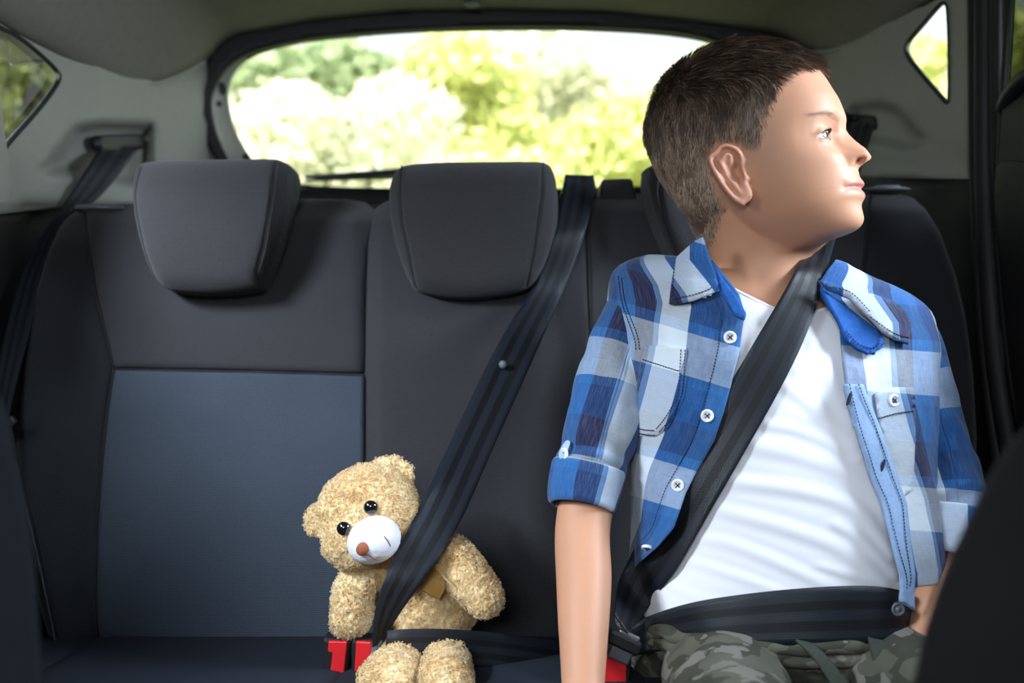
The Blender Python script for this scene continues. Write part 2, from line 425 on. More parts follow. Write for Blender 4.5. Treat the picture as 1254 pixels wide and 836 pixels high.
g=mk('tailgate_trim',W,T,None,o,mats=[M['trim'],M['black']],fmat=fm); solid(g,.012,-1)
mb=MB()
mb.add(*ellipsoid(P(272,108,YW-.004),(.008,.004,.013),rot('Y',-12))); mb.add(*ellipsoid(P(268,127,YW-.004),(.005,.004,.006)))
mb.build('clip_hole',M['black'],o)
W,T,V=flat_panel(gl,lambda a,b:YW+.02-.03*((a-590)/320)**2,[],16)
mk('window_pane',W,T,M['glass'],o)
# tailgate lower panel, black
W,T,V=flat_panel([(262,234),(420,231),(600,233),(780,230),(905,226),(1000,300),(1000,560),(200,560),(230,300)],lambda a,b:1.90+0*a,[],30)
props(solid(mk('wall_back',W,T,M['black']),.02,-1),kind='structure')
# ---- rear wiper outside the glass
wp=thing('rear_wiper',P(380,222,2.03),'thin black rear wiper resting along the foot of the rear window','wiper')
A,B=tube(PP([(376,217,2.02),(400,216,2.02),(440,214,2.02),(490,211,2.02),(560,208,2.02)]),[.006,.009,.012,.014,.014],8,20,flat=.6); mk('wiper_arm',A,B,M['rubber'],wp)
A,B=tube(PP([(376,221,2.01),(440,219,2.01),(560,216,2.01)]),.004,6,12,flat=.5); mk('wiper_blade',A,B,M['rubber'],wp)

# ---- headliner (ceiling)
RT=[0,.3,.55,.8,.85,.9,.93,.96,1.0,1.06]; DR=[0,.004,.02,.052,.090,.172,.218,.222,.220,.235]
YE=[1.895,1.895,1.893,1.885,1.88,1.74,1.62,1.50,1.42,1.40]
RT2=[0,.3,.55,.8,.87,.91,.94,.967]; DR2=[0,.004,.02,.046,.070,.094,.125,.135]; YE2=[1.895,1.895,1.893,1.885,1.88,1.86,1.66,1.45]
nu=121; rr=np.linspace(-1.06,.967,nu)
def sm(x,y,q):
    return np.interp(q,x,y)
qs=np.abs(rr)
ker=lambda f:np.array([np.mean([f(min(r+d,.967)) for d in np.linspace(-.03,.03,7)*min(1,(1.02-r)*8)]) for r in rr])
drop=ker(lambda r:sm(RT,DR,-r) if r<0 else sm(RT2,DR2,r)); yend=ker(lambda r:sm(RT,YE,-r) if r<0 else sm(RT2,YE2,r))
nv=60; G=np.zeros((nu,nv,3))
for i in range(nu):
    t=np.linspace(0,1,nv); y=-.62+(yend[i]+.62)*t
    G[i,:,0]=CXC+.645*rr[i]; G[i,:,1]=y
    G[i,:,2]=1.424-drop[i]-.05*np.clip(-y-.1,0,1)-.012*sstep(yend[i]-.05,yend[i],y)*0
o=mk('ceiling',G.reshape(-1,3),gridF(nu,nv),M['liner']); solid(o,.02,1); props(o,'grey felt headliner above the seats','headliner',kind='structure')
e=MB(); pr=np.array([G[i,-1] for i in range(nu) if abs(rr[i])>.855 and rr[i]<0]); A,B=tube(pr,.004,8); e.add(A,B)
pr=np.array([G[i,-1] for i in range(nu) if abs(rr[i])>.855 and rr[i]>0]); A,B=tube(pr,.004,8); e.add(A,B)
props(e.build('trim_2',M['trim']),kind='structure')
# round plug in the headliner
pc=P(578,7,1.83); pc[2]=1.4235-.004
mb=MB(); mb.add(*ellipsoid(pc,(.016,.016,.004))); mb.add(*ellipsoid(pc+np.array([0,0,-.003]),(.009,.009,.003)))
o=mb.build('ceiling_plug',M['greyplastic']); props(o,'small round grey plug in the headliner above the rear window','plug')

# ---- outer shell that closes the cabin (front, floor, sides with rear door windows)
def slab(mb,x0,x1,y0,y1,z0,z1): mb.add(*box(((x0+x1)/2,(y0+y1)/2,(z0+z1)/2),(x1-x0,y1-y0,z1-z0)))
mb=MB(); slab(mb,-.80,.80,-1.1,2.0,-.06,0); props(mb.build('floor',M['carpet'],smooth=False),kind='structure')
mb=MB(); slab(mb,-.80,.80,-1.1,-1.02,0,.95); slab(mb,-.80,.80,-1.02,-.62,.84,.93); slab(mb,-.80,.80,-1.02,-.98,.93,1.02); slab(mb,-.80,.80,-1.02,-.98,1.30,1.5); slab(mb,-.80,-.62,-1.02,-.98,.93,1.5); slab(mb,.10,.80,-1.02,-.98,.93,1.5); slab(mb,-.80,.80,-1.06,-.55,1.36,1.42); props(mb.build('wall_front',M['dark'],smooth=False),kind='structure')  # firewall and dash, plus added blanking panels that narrow the windscreen's light
for s,nm in ((-1,'left'),(1,'right')):
    cx=CXC; xi=cx+s*.70; xo=cx+s*.76; a,b=min(xi,xo),max(xi,xo); mb=MB()
    slab(mb,a,b,-1.1,1.30,0,1.10 if s<0 else .93); slab(mb,a,b,1.30,2.0,0,.93)           # door lower bodies; left sill raised to shade the lower seat
    slab(mb,a,b,-1.1,1.30,1.30,1.44)       # roof rail
    slab(mb,a,b,-.05,.12,.93,1.30)        # B pillar
    slab(mb,a,b,1.12,1.22,.93,1.30) if s<0 else slab(mb,a,b,1.16,1.30,.93,1.30)
    slab(mb,a,b,-1.1,-.05,.93,1.30)  # added blank over the front door window, cuts daylight fill
    if s>0: slab(mb,.585,.70,-1.1,1.30,1.30,1.44)
    props(mb.build('wall_'+nm+'_door',M['dark'],smooth=False),kind='structure')
# fills between the moulded pillar trims and the shell
mb=MB(); slab(mb,-.80,.80,1.98,2.02,0,.93); props(mb.build('wall_back_lower',M['dark'],smooth=False),kind='structure')

# ---- right rear door area seen at the edge of the frame
def ribs(pxs,Y,ys,r,name,mat,n=8,label=None):
    pts=np.array([P(a,b,Y) for a,b in zip(pxs,ys)]); A,B=tube(pts,r,n,50); return A,B
mb=MB()
A,B=tube(PP([(1192,-60,1.335),(1193,60,1.335),(1194,180,1.33),(1198,300,1.30),(1206,430,1.27),(1222,560,1.22),(1245,700,1.15),(1270,860,1.1)]),.008,10,60); mb.add(A,B)
A,B=tube(PP([(1205,-60,1.30),(1206,60,1.30),(1206,200,1.295),(1212,330,1.27),(1222,450,1.24),(1244,580,1.19),(1275,720,1.1)]),.013,12,60); mb.add(A,B)
for k in range(3):
    A,B=tube(PP([(1214+k*5,-60,1.285-k*.01),(1214+k*5,80,1.285-k*.01),(1216+k*5,220,1.28-k*.01),(1226+k*5,350,1.25-k*.01),(1240+k*5,470,1.2-k*.01),(1268+k*5,600,1.15)]),.0045,8,60); mb.add(A,B)
o=mb.build('trim_3',M['rubber']); props(o,'ribbed black door seal running down beside the right pillar','door seal',kind='structure')
dr=thing('door_1',P(1225,300,1.22),'black right rear door with its window frame at the photo edge','door'); dr['kind']='structure'; del dr['category']
W,T,V=flat_panel([(1228,196),(1254,198),(1330,205),(1420,230),(1420,980),(1300,980),(1262,700),(1244,500),(1226,330),(1217,240),(1219,205)],lambda a,b:np.interp(a,[1210,1300,1420],[1.245,1.06,.90]),[],14)
o=mk('door_panel',W,T,M['dark'],dr); bev(solid(o,.03,-1),.008,3)
A,B=tube(PP([(1238,-60,1.23),(1236,20,1.23),(1230,120,1.235),(1226,200,1.24)]),[.006]*4,10,30); mk('window_frame',A,B,M['black'],dr)
A,B=tube(PP([(1230,130,1.22),(1240,112,1.19),(1262,90,1.14),(1330,50,1.05)]),.010,10,20); mb=MB().add(A,B)
W,T,V=flat_panel([(1228,125),(1240,106),(1262,88),(1340,40),(1340,215),(1222,205)],lambda a,b:np.interp(a,[1210,1300,1420],[1.24,1.10,1.0]),[],12); mb.add(W,T.tolist()); mb.build('corner_cap',M['black'],dr)

W,T,V=flat_panel([(1204,-120),(1240,-120),(1238,40),(1234,130),(1228,210),(1206,210)],lambda a,b:1.31+0*a,[],14)
o=mk('frame_panel',W,T,M['black'],dr); solid(o,.02,-1)

m_=M['glass'].copy(); m_.name='dark_tinted_glass'; [n for n in m_.node_tree.nodes if n.type=='BSDF_TRANSPARENT'][0].inputs[0].default_value=(.07,.08,.055,1); M['glassdark']=m_
W,T,V=flat_panel([(1232,-120),(1400,-160),(1400,60),(1262,95),(1240,115),(1230,110)],lambda a,b:np.interp(a,[1210,1300,1420],[1.262,1.13,1.02]),[],14)
mk('window_pane',W,T,m_,dr)
# ============================================================= rear seats
def yseat(px,py): return 1.16+(810-np.asarray(py,float))/570.0*.155
def dots(line,yfn,off,r=.0008,gap=.0035,dash=.0022):
    "row of little thread dashes along a pixel line"
    A=crom(line,max(8,len(line)*10)); Y=yfn(A[:,0],A[:,1])-off; pts=np.array([P(a,b,y) for (a,b),y in zip(A,Y)])
    L=np.r_[0,np.cumsum(np.linalg.norm(np.diff(pts,axis=0),axis=1))]; mb=MB(); s=0
    while s+dash<L[-1]:
        q=np.array([[np.interp(v,L,pts[:,k]) for k in range(3)] for v in (s,s+dash/2,s+dash)])
        mb.add(*tube(q,r,5,round_ends=False)); s+=gap
    return mb
def seam(line,yfn,off=.0,r=.0012):
    A=crom(line,max(12,len(line)*12)); Y=yfn(A[:,0],A[:,1])-off
    return tube(np.array([P(a,b,y) for (a,b),y in zip(A,Y)]),r,6)
# ---- left backrest
lb=thing('rear_bench',P(250,812,1.22),'left rear backrest in charcoal cloth with a lighter blue-grey lower insert','car seat')
def ylo(px,py):
    px=np.asarray(px,float); py=np.asarray(py,float)
    return yseat(px,py)-.035*np.clip((140-px)/110,0,1)**1.5*sstep(240,420,py)+.03*sstep(300,250,py)
bol=[(106,258),(88,262),(74,276),(60,308),(44,360),(30,420),(22,490),(20,560),(26,630),(40,710),(58,775),(74,812),(122,812),(117,740),(118,660),(124,575),(132,500),(139,451),(130,410),(118,362),(110,310)]
A,B=pillow(resample(bol,140,True),ylo,.10,.012,220,50,smooth=False,inflate=.004); mk('side_bolster',A,B,M['fab2'],lb)
top=[(106,258),(130,252),(160,249),(230,247),(380,243),(425,244),(448,248),(459,256),(461,268),(452,300),(448,350),(446,457),(300,453),(140,450),(130,410),(118,362),(110,310)]
def ytop(px,py):
    px=np.asarray(px,float);py=np.asarray(py,float)
    return yseat(px,py)+.035*sstep(275,243,py)+.008*sstep(430,455,px)
A,B=pillow(resample(top,140,True),ytop,.11,.010,260,56,smooth=False); mk('upper_panel',A,B,M['fab'],lb)
ins=[(140,451),(300,454),(446,458),(446,600),(446,812),(300,812),(124,812),(117,740),(118,660),(124,575),(132,500)]
def yins(px,py):
    px=np.asarray(px,float); return yseat(px,py)+.004-.006*np.cos((px-290)/150*1.4)
A,B=pillow(resample(ins,140,True),yins,.10,.007,260,56,smooth=False); mk('insert_panel',A,B,M['ins'],lb)
def sm_(x): mk('seam',x[0],x[1],M['thread'],lb)
sm_(seam([(106,262),(110,310),(118,362),(130,410),(139,449)],lambda a,b:ylo(a,b)+.004,0))
sm_(seam([(139,452),(300,455),(444,459)],lambda a,b:yins(a,b)+.001,0))
sm_(seam([(139,451),(132,500),(124,575),(118,660),(117,740),(123,808)],lambda a,b:yins(a,b)+.001,0))
# release lever ring on top
cc=P(122,258,1.335)
mb=MB(); th=np.linspace(0,2*math.pi,28,endpoint=False); ring=np.stack([cc[0]+.030*np.cos(th),cc[1]+.018*np.sin(th),cc[2]+0*th+.003],1)
T_,N_,B_=frames(np.vstack([ring,ring[:2]])); a=np.linspace(0,2*math.pi,8,endpoint=False)
G=ring[:,None]+.0035*(np.cos(a)[None,:,None]*N_[:28,None]+np.sin(a)[None,:,None]*B_[:28,None]); mb.add(G.reshape(-1,3),gridF(28,8,True,True))
mb.add(*ellipsoid(cc,(.026,.015,.004))); mb.build('release_button',M['greyplastic'],lb,label='grey ring release button')

# ---- middle and right backrest (one piece)
rb=thing('rear_bench',P(800,812,1.22),'wide centre and right rear backrest in charcoal cloth behind the bear and boy','car seat')
def ymid(px,py):
    px=np.asarray(px,float);py=np.asarray(py,float)
    return yseat(px,py)+.035*sstep(275,240,py)+.010*sstep(470,450,px)-.006*np.cos((px-580)/130*1.3)
mid=[(449,300),(452,272),(460,254),(472,246),(500,243),(600,240),(718,240),(719,300),(722,380),(728,480),(734,600),(738,812),(446,812),(445,600),(446,450)]
A,B=pillow(resample(mid,150,True),ymid,.11,.010,260,60,smooth=False); mk('centre_panel',A,B,M['fab'],rb)
def yrt(px,py):
    px=np.asarray(px,float);py=np.asarray(py,float)
    return yseat(px,py)+.035*sstep(262,232,py)-.02*np.clip((px-1060)/130,0,1)*sstep(240,420,py)
rt=[(719,240),(800,236),(1000,234),(1066,234),(1060,290),(1054,340),(1048,420),(1050,600),(1060,812),(738,812),(734,600),(728,480),(722,380),(719,300)]
A,B=pillow(resample(rt,150,True),yrt,.11,.007,240,50,smooth=False); mk('right_panel',A,B,M['fab'],rb)
bo=[(1067,234),(1100,236),(1118,242),(1134,256),(1152,286),(1170,336),(1183,390),(1192,460),(1196,540),(1192,640),(1182,730),(1168,812),(1062,812),(1051,600),(1049,420),(1055,340),(1061,290)]
A,B=pillow(resample(bo,150,True),yrt,.10,.012,220,50,smooth=False,inflate=.004); mk('side_bolster',A,B,M['fab2'],rb)
mk('seam',*seam([(719,262),(720,300),(723,380),(729,480),(735,600),(738,800)],lambda a,b:ymid(a,b)+.002),M['thread'],rb); mk('seam',*seam([(1066,240),(1060,290),(1054,340),(1048,420)],lambda a,b:yrt(a,b)+.002),M['thread'],rb)
cc=P(1086,232,1.34); mb=MB().add(*ellipsoid(cc,(.032,.016,.004))).add(*box(cc+np.array([0,0,.003]),(.03,.014,.004))); mb.build('release_button',M['greyplastic'],rb,label='grey release button')
# belt guide housing on the seat top
mb=MB(); c=P(756,231,1.36)
Vb=PP([(734,248,1.335),(737,219,1.345),(774,218,1.345),(782,248,1.335)]); Vc=Vb+np.array([0,.055,0]); V_=np.vstack([Vb,Vc]); Fb=[[0,1,2,3],[7,6,5,4],[0,4,5,1],[1,5,6,2],[2,6,7,3],[3,7,4,0]]
o=mk('belt_guide',V_,Fb,M['black'],rb,smooth=False); bev(o,.004,3)
Vb=PP([(684,250,1.335),(693,214,1.345),(728,216,1.345),(733,250,1.335)]); Vc=Vb+np.array([0,.05,0]); o=mk('belt_guide',np.vstack([Vb,Vc]),Fb,M['black'],rb,smooth=False); bev(o,.004,3)

# ---- headrests (parts of the backrests)
def headrest(poly,seams,Yf,par,tint,T=.085,infl=.003,extra=None):
    def yf(px,py):
        px=np.asarray(px,float);py=np.asarray(py,float); y=Yf+.018*((py-260)/80.)**2*.5-(py-260)*.00008
        return y if extra is None else y+extra(px,py)
    A,B=pillow(poly,yf,T,.026,260,70,groove=[(s,.0022,.003) for s in seams],bulge=0,inflate=infl)
    h=mk('headrest',A,B,M[tint],par)
    for s in seams:
        # thread lies in the groove
        q=np.asarray(s,float); bd=smooth_closed(poly,260); 
        Ac=crom(q,40); d=dist_poly(bd,Ac)*Yf/F; qq=np.clip(1-d/.026,0,1); dy=.026*(1-np.sqrt(np.clip(1-qq*qq,0,1)))*.9
        Y=yf(Ac[:,0],Ac[:,1])+dy+.0022; mk('seam',*tube(np.array([P(a,b,y) for (a,b),y in zip(Ac,Y)]),.0009,5),M['thread'],h)
    c=np.asarray(poly,float).mean(0)
    for dx in (-45,45):
        p=P(c[0]+dx,c[1],Yf+.095); mk('headrest_post',*tube(np.array([p,p+np.array([0,.035,-.10])]),.006,10,6),M['chrome'],h)
    return h
hl=[(178,199),(230,196),(300,195),(335,195),(346,199),(354,210),(355,228),(349,252),(338,290),(327,325),(318,344),(312,353),(270,359),(225,358),(202,352),(188,338),(175,305),(165,262),(163,225),(167,208)]
headrest(hl,[[(172,206),(166,235),(168,262),(177,305),(189,338),(196,347)],[(338,196),(336,205),(331,250),(323,300),(314,332),(317,345)]],1.215,lb,'head',
   extra=lambda px,py:.05*sstep(325,378,px)*sstep(180,260,400-py*0+0))
hm=[(496,203),(540,199),(600,198),(655,198),(670,201),(678,212),(682,240),(681,270),(674,300),(663,330),(650,349),(630,358),(590,365),(545,364),(512,355),(500,340),(488,308),(479,270),(477,235),(483,214)]
headrest(hm,[[(492,203),(490,235),(492,270),(500,305),(506,338),(510,352)],[(665,199),(664,235),(659,270),(654,310),(647,342),(645,351)]],1.225,rb,'head')
hr=[(800,202),(850,196),(930,195),(980,197),(996,206),(1003,230),(1001,262),(990,305),(974,338),(950,352),(900,357),(858,353),(838,342),(818,305),(802,262),(794,230),(794,212)]
headrest(hr,[[(812,200),(808,235),(814,270),(828,308),(842,340)],[(985,198),(984,235),(978,280),(965,335)]],1.235,rb,'head')

# ---- seat cushion
M['cush']=plain('cushion_cloth',(.016,.021,.032),.9,0,.25,900,.4,.0004)
cu=thing('bench_cushion',(0.0,.95,.30),'dark rear bench cushion running below the backrests','car seat')
def cushion(x0,x1,name,mat,nseg=60):
    ny=60; xs=np.linspace(x0,x1,nseg); s=np.linspace(0,1,ny)
    prof=np.array([(1.20,.405),(1.165,.424),(1.12,.430),(1.0,.436),(.85,.446),(.72,.452),(.66,.440),(.63,.40),(.635,.32),(.66,.28)])
    pr=crom(prof,ny); G=np.zeros((nseg,ny,3))
    for i,x in enumerate(xs):
        e=min(x-x0,x1-x); d=.014*(1-math.sqrt(max(0,1-max(0,1-e/.016)**2)))
        G[i,:,0]=x; G[i,:,1]=pr[:,0]; G[i,:,2]=pr[:,1]-d
    o=mk(name,G.reshape(-1,3),gridF(nseg,ny),mat,cu); solid(o,.03,-1); return o
cushion(-.63,-.485,'side_cushion',M['cush']); cushion(-.483,-.175,'centre_cushion',M['cush']); cushion(-.173,.13,'middle_cushion',M['cush']); cushion(.132,.60,'right_cushion',M['cush'])
mb=MB(); slab(mb,-.62,.60,.68,1.30,.02,.40); mb.build('cushion_base',M['carpet'],cu,smooth=False)
mb=MB(); slab(mb,-.17,.54,1.40,1.44,.42,.93); mb.build('backrest_board',M['carpet'],rb,smooth=False)
mb=MB(); slab(mb,-.56,-.20,1.40,1.44,.42,.93); mb.build('backrest_board',M['carpet'],lb,smooth=False)

# ---- front seats, just their shoulders in view
def front_seat(poly,Y0,T,label,mat,base):
    r=thing('front_seat',base,label,'car seat')
    poly=[(627+(x-627)*(Y0+T*.6)/Y0,418+(y-418)*(Y0+T*.6)/Y0) for x,y in poly]
    A,B=pillow(poly,lambda a,b:Y0+.00002*(a-627)+0*b,T,.03,160,30,inflate=.01); mk('backrest',A,B,mat,r)
    return r
M['fs1']=plain('front_seat_cloth',(.006,.009,.012),.9,0,.2,40,.2,.0005)
M['fs2']=plain('front_seat_back_cloth',(.003,.003,.0033),.9,0,.2,40,.2,.0005)
f1=front_seat([(-420,420),(-160,420),(-40,470),(-8,560),(14,680),(26,836),(32,1100),(26,1500),(-200,1600),(-560,1500),(-560,600)],.42,.10,'dark front seat edge in the bottom left corner',M['fs1'],(-.38,.45,.0))
f2=front_seat([(1420,470),(1330,490),(1256,548),(1206,640),(1166,730),(1138,836),(1120,1000),(1120,1300),(1160,1500),(1400,1700),(1640,1500),(1640,560)],.33,.10,'black blurred front seat shoulder covering the bottom right corner',M['fs2'],(.30,.36,.0))
for f,x in ((f1,-.42),(f2,.42)):
    mb=MB(); slab(mb,x-.2,x+.2,-.05,.40,.04,.30); o=mb.build('seat_base',M['fs2'],f,smooth=False); bev(o,.03,3)
# ============================================================= the boy
boy=thing('person',(.285,1.06,.43),'seated boy in an open blue plaid shirt and white t-shirt looking right','person')
# ---- torso section model
TR=np.array([ # py, a, b, yc, xc(px)
 (270,.040,.040,1.050,926),(285,.046,.046,1.045,928),(305,.052,.052,1.052,932),(318,.072,.056,1.058,936),(330,.105,.062,1.062,939),(342,.136,.070,1.064,941),(358,.152,.080,1.065,942),
 (400,.158,.094,1.065,944),(450,.150,.103,1.060,947),(550,.142,.106,1.055,951),(650,.142,.109,1.052,954),(720,.148,.112,1.052,955),(790,.152,.112,1.058,955),(850,.15,.105,1.07,955)])
ZT=Z_(TR[:,0],1.06)[::-1]; _c=[TR[::-1,k] for k in (1,2,3)]; XC_=X_(TR[:,4],1.06)[::-1]
def smint(z,arr):
    w=np.array([.25,.5,.25]); return sum(wi*np.interp(z+d,ZT,arr) for wi,d in zip(w,(-.007,0,.007)))
def tparam(z): return smint(z,_c[0]),smint(z,_c[1]),smint(z,_c[2]),smint(z,XC_)
TILT=lambda z: .135*sstep(.60,.82,z)-.0*z
NEXP=2.3
def torso_pt(phi,z,off=0.0):
    a,b,yc,xc=tparam(z); a=a+off; b=b+off
    c,s=np.cos(phi),np.sin(phi)
    x=a*np.sign(c)*np.abs(c)**(2/NEXP); y=-b*np.sign(s)*np.abs(s)**(2/NEXP)
    return np.stack(np.broadcast_arrays(xc+x,yc+y,z-TILT(z)*x),-1)
def torso_front(x,z,off=0.0):
    zz=z
    for _ in range(4):
        a,b,yc,xc=tparam(zz); zz=z+TILT(zz)*(x-xc)
    a,b,yc,xc=tparam(zz); a=a+off; b=b+off
    q=np.clip(np.abs(x-xc)/a,0,.9995)
    return yc-b*(1-q**NEXP)**(1/NEXP)
def front_px(px,py,off=0.0,fold=None):
    px=np.asarray(px,float);py=np.asarray(py,float); Y=np.full(np.broadcast(px,py).shape,.95)
    for _ in range(6):
        x=(px-627)/F*Y; z=ZC-(py-418)/F*Y
        Y=torso_front(x,z,off)-(fold(x,z) if fold else 0)
    return Y
def phi_of(x,z,off):
    a,b,yc,xc=tparam(z); u=np.clip((x-xc)/(a+off),-1,1)
    return np.arccos(np.sign(u)*np.abs(u)**(NEXP/2))      # 0 right .. pi left on the front

# ---- head: parametric grid in its own frame
HC=P(915,165,1.02); pit=math.radians(10); yaw=math.radians(28)
FX=np.array([math.cos(pit)*math.cos(yaw),-math.cos(pit)*math.sin(yaw),math.sin(pit)])
SX=np.array([-math.sin(yaw),-math.cos(yaw),0.0])
UX=np.array([-math.sin(pit)*math.cos(yaw),math.sin(pit)*math.sin(yaw),math.cos(pit)])
SCL=1.02/F
def h2w(p): p=np.asarray(p); return HC+p[...,0:1]*FX+p[...,1:2]*SX+p[...,2:3]*UX
def img2h(px,py,y0=0.0):
    "where the sight line through a pixel meets the head-frame plane y=y0"
    px=np.asarray(px,float);py=np.asarray(py,float)
    d=np.stack([(px-627)/F,np.ones_like(px),-(py-418)/F],-1); o=np.array([0,0,ZC])
    t=((HC+SX*y0-o)@SX)/(d@SX); q=o+d*t[...,None]-HC
    return q@FX,q@UX
def zz_(lst): return [(760+a/2.882,30+b/2.882) for a,b in lst]
# front profile (from crown to under the chin) and the smooth base under it
prof=[(912,60)]+[(945,58),(975,66),(1000,80)]+zz_([(752,232),(770,262),(785,300),(792,330),(794,352),(797,372),(812,392),(832,412),(852,428),(866,440),(873,456),(871,474),(860,490),(846,501),(838,508),(838,522),(842,536),(852,548),(859,558),(858,568),(851,576),(851,584),(859,592),(862,602),(858,614),(850,626),(848,640),(854,656),(863,672),(866,688),(860,704),(849,718),(832,728),(808,738),(770,748),(730,762)])+[(1000,300),(980,312)]
base=[(912,60),(945,58),(975,66),(1000,80)]+zz_([(752,232),(770,262),(782,300),(788,330),(790,360),(792,390),(798,430),(806,470),(818,510),(826,550),(834,590),(842,625),(848,650),(856,668),(864,684),(860,704),(849,718),(832,728),(808,738),(770,748),(730,762)])+[(1000,300),(980,312)]
back=[(912,60),(890,64),(865,74),(840,90),(818,112),(805,140),(799,170),(804,198),(812,220),(824,240),(838,256),(856,266),(880,276),(910,290)]
def prep(l,n=500,ang=0):
    A=crom(np.array(l,float),n); x,z=img2h(A[:,0],A[:,1]); return x,z
xp,zp=prep(prof); xb,zb=prep(base); xk,zk=prep(back,300)
ztop=max(zp[0],zk[0])+.0; zbot=-.128
def mono(x,z):
    o=np.argsort(z); return z[o],x[o]
zp_,xp_=mono(xp,zp); zb_,xb_=mono(xb,zb); zk_,xk_=mono(xk,zk)
zap=max(zp.max(),zk.max())
nr=420; nc=520
u=np.linspace(0,1,nr); zr=zbot+(zap-.0004-zbot)*(1-(1-u)**1.7*.55-(1-u)*.45)
fx_=np.interp(zr,zp_,xp_); bx_=np.interp(zr,zb_,xb_); kx_=np.interp(zr,zk_,xk_)
# crown apex fix: front and back meet
ap_x=img2h(915,58)[0]
def sm1(a,k):
    w=np.ones(2*k+1)/(2*k+1); return np.convolve(np.pad(a,k,mode='edge'),w,'valid')
bx_=sm1(bx_,5); kx_=sm1(kx_,5)
fx_=np.where(zr<.045,sm1(fx_,1),bx_+ (fx_-bx_)*0)
wz=np.array([-.130,-.120,-.110,-.100,-.085,-.070,-.050,-.030,-.010,.010,.030,.045,.058,.070,.080,.086])
ww=np.array([.012,.026,.036,.045,.053,.058,.0625,.066,.069,.071,.0705,.067,.060,.049,.034,.020])
zs=(zr-zr[0])
zmax=zr[-1]
wf=np.interp(zr,wz,ww); wf=sm1(wf,8)
k=zr>.055; q=(zr[k]-.055)/(zmax-.055); w0=np.interp(.055,zr,wf); wf[k]=w0*np.sqrt(np.clip(1-q**2.0,0,1))
# centre line x where the head is widest
xc_=np.interp(zr,[-.13,-.10,-.06,-.02,.03,.09],[.048,.030,.008,-.012,-.014,-.010]); 
# lower rows: the back of the jaw, the neck takes over behind
jb=np.interp(zr,[-.13,-.115,-.095,-.075,-.06],[.02,-.005,-.028,-.045,-.060])
kx_=np.where(zr<-.06,np.maximum(kx_,jb),kx_)
kx_=sm1(kx_,6)
Af=np.maximum(bx_-xc_,.004); Ab=np.maximum(xc_-kx_,.004)
th=np.linspace(0,2*math.pi,nc,endpoint=False)
c,s=np.cos(th)[None],np.sin(th)[None]
nf=np.interp(zr,[-.13,-.1,-.05,0,.05,.09],[2.0,2.1,2.35,2.4,2.2,2.0])[:,None]
ex=2/np.where(c>0,nf,2.05)
HXx=xc_[:,None]+np.where(c>0,Af[:,None],Ab[:,None])*np.sign(c)*np.abs(c)**ex
HY=wf[:,None]*np.sign(s)*np.abs(s)**ex
HZ=np.repeat(zr[:,None],nc,1)
front=c>0
ay=np.abs(HY)
dev=(fx_-bx_)[:,None]
def at(px,py): return img2h(px,py)
ex_,ez_=img2h(np.array(1008.),np.array(165.),.0385); nx_,nz_=at(1047,205); tx_,tz_=at(1060,187); mx_,mz_=at(1045,231.5)
Z=HZ
snose=np.interp(Z,[nz_-.012,nz_-.002,nz_+.008,nz_+.02,nz_+.035,nz_+.05],[.020,.0095,.0125,.0105,.0085,.009])
slip=np.interp(Z,[mz_-.03,mz_-.012,mz_,mz_+.012,mz_+.02],[.030,.028,.0265,.025,.018])
sp=np.where(Z<nz_-.004,slip,snose)
HXx=HXx+np.where(front,dev*np.exp(-(ay/sp)**2.4),0)
def bumpf(y0,z0,sy,sz,amp): 
    global HXx
    HXx=HXx+np.where(front,amp*np.exp(-((ay-y0)/sy)**2-((Z-z0)/sz)**2),0)
bumpf(.0130,nz_+.008,.0072,.0085,.0115)     # nostril wings
bumpf(.0080,nz_-.0005,.0036,.0028,-.004)    # nostrils
bumpf(.0215,nz_+.008,.0028,.0085,-.0040)
bumpf(.026,ez_+.002,.016,.012,-.0055)        # eye sockets
bumpf(.024,ez_+.021,.020,.008,.0020)        # brow
bumpf(.034,nz_+.010,.018,.016,.0045)         # cheeks
bumpf(.030,mz_-.004,.012,.016,.001)
# mouth line and corners
HXx=HXx-np.where(front,.0028*np.exp(-((Z-(mz_+.0012*0-.0008*(ay/.02)**2))/.0014)**2)*sstep(.0265,.019,ay),0)
bumpf(.0275,mz_-.0005,.004,.004,-.003)
bumpf(0,mz_-.0165,.012,.0045,-.0005)
# under-lip to chin fullness
# eye opening and lids
EY=.0305; EC=np.array([ex_-.0093,EY,ez_]); ER=.0122
_e=EC[0]; _ys=[.012,.016,.020,.0305,.038,.044,.050,.056,.062,.068]
_xs=[_e+.022,_e+.0155,_e+.0115,_e+.0100,_e+.0080,_e+.0030,_e-.0050,_e-.0150,_e-.0280,_e-.0450]
_fl=np.interp(ay,_ys,_xs)
_wy=sstep(.010,.018,ay)*sstep(.066,.050,ay)
_wz=np.where(Z>ez_,np.exp(-((Z-ez_)/.0165)**2),np.exp(-((Z-ez_)/.0150)**2))
print('EYE',EC,'surf',[round(float(v),4) for v in (HXx[int(np.argmin(abs(zr-ez_)))][::10])][:14])
HXx=np.where(front,HXx+(_fl-HXx)*_wy*_wz,HXx)
dy=ay-EY; dz=Z-ez_
sph=EC[0]+np.sqrt(np.clip(ER**2-dy**2-dz**2,0,None))
lidr=np.sqrt(dy**2+dz**2)
kk=sstep(.0225,.0122,lidr)
lidx=EC[0]+np.sqrt(np.clip((ER+.0013)**2-dy**2-dz**2,0,None))
HXx=np.where(front&(lidr<ER+.0012),.5*(HXx+lidx+np.sqrt((HXx-lidx)**2+.0016**2)),HXx)
hh=np.where(dz>0,.0040,.0032)
m=np.where(dy>0,(dy/.0128)**2,(dy/.0112)**2)+((dz+.0012*(dy/.012))/hh)**2
HXx=np.where(front&(m<1.0),np.minimum(HXx,sph-.0020),HXx)
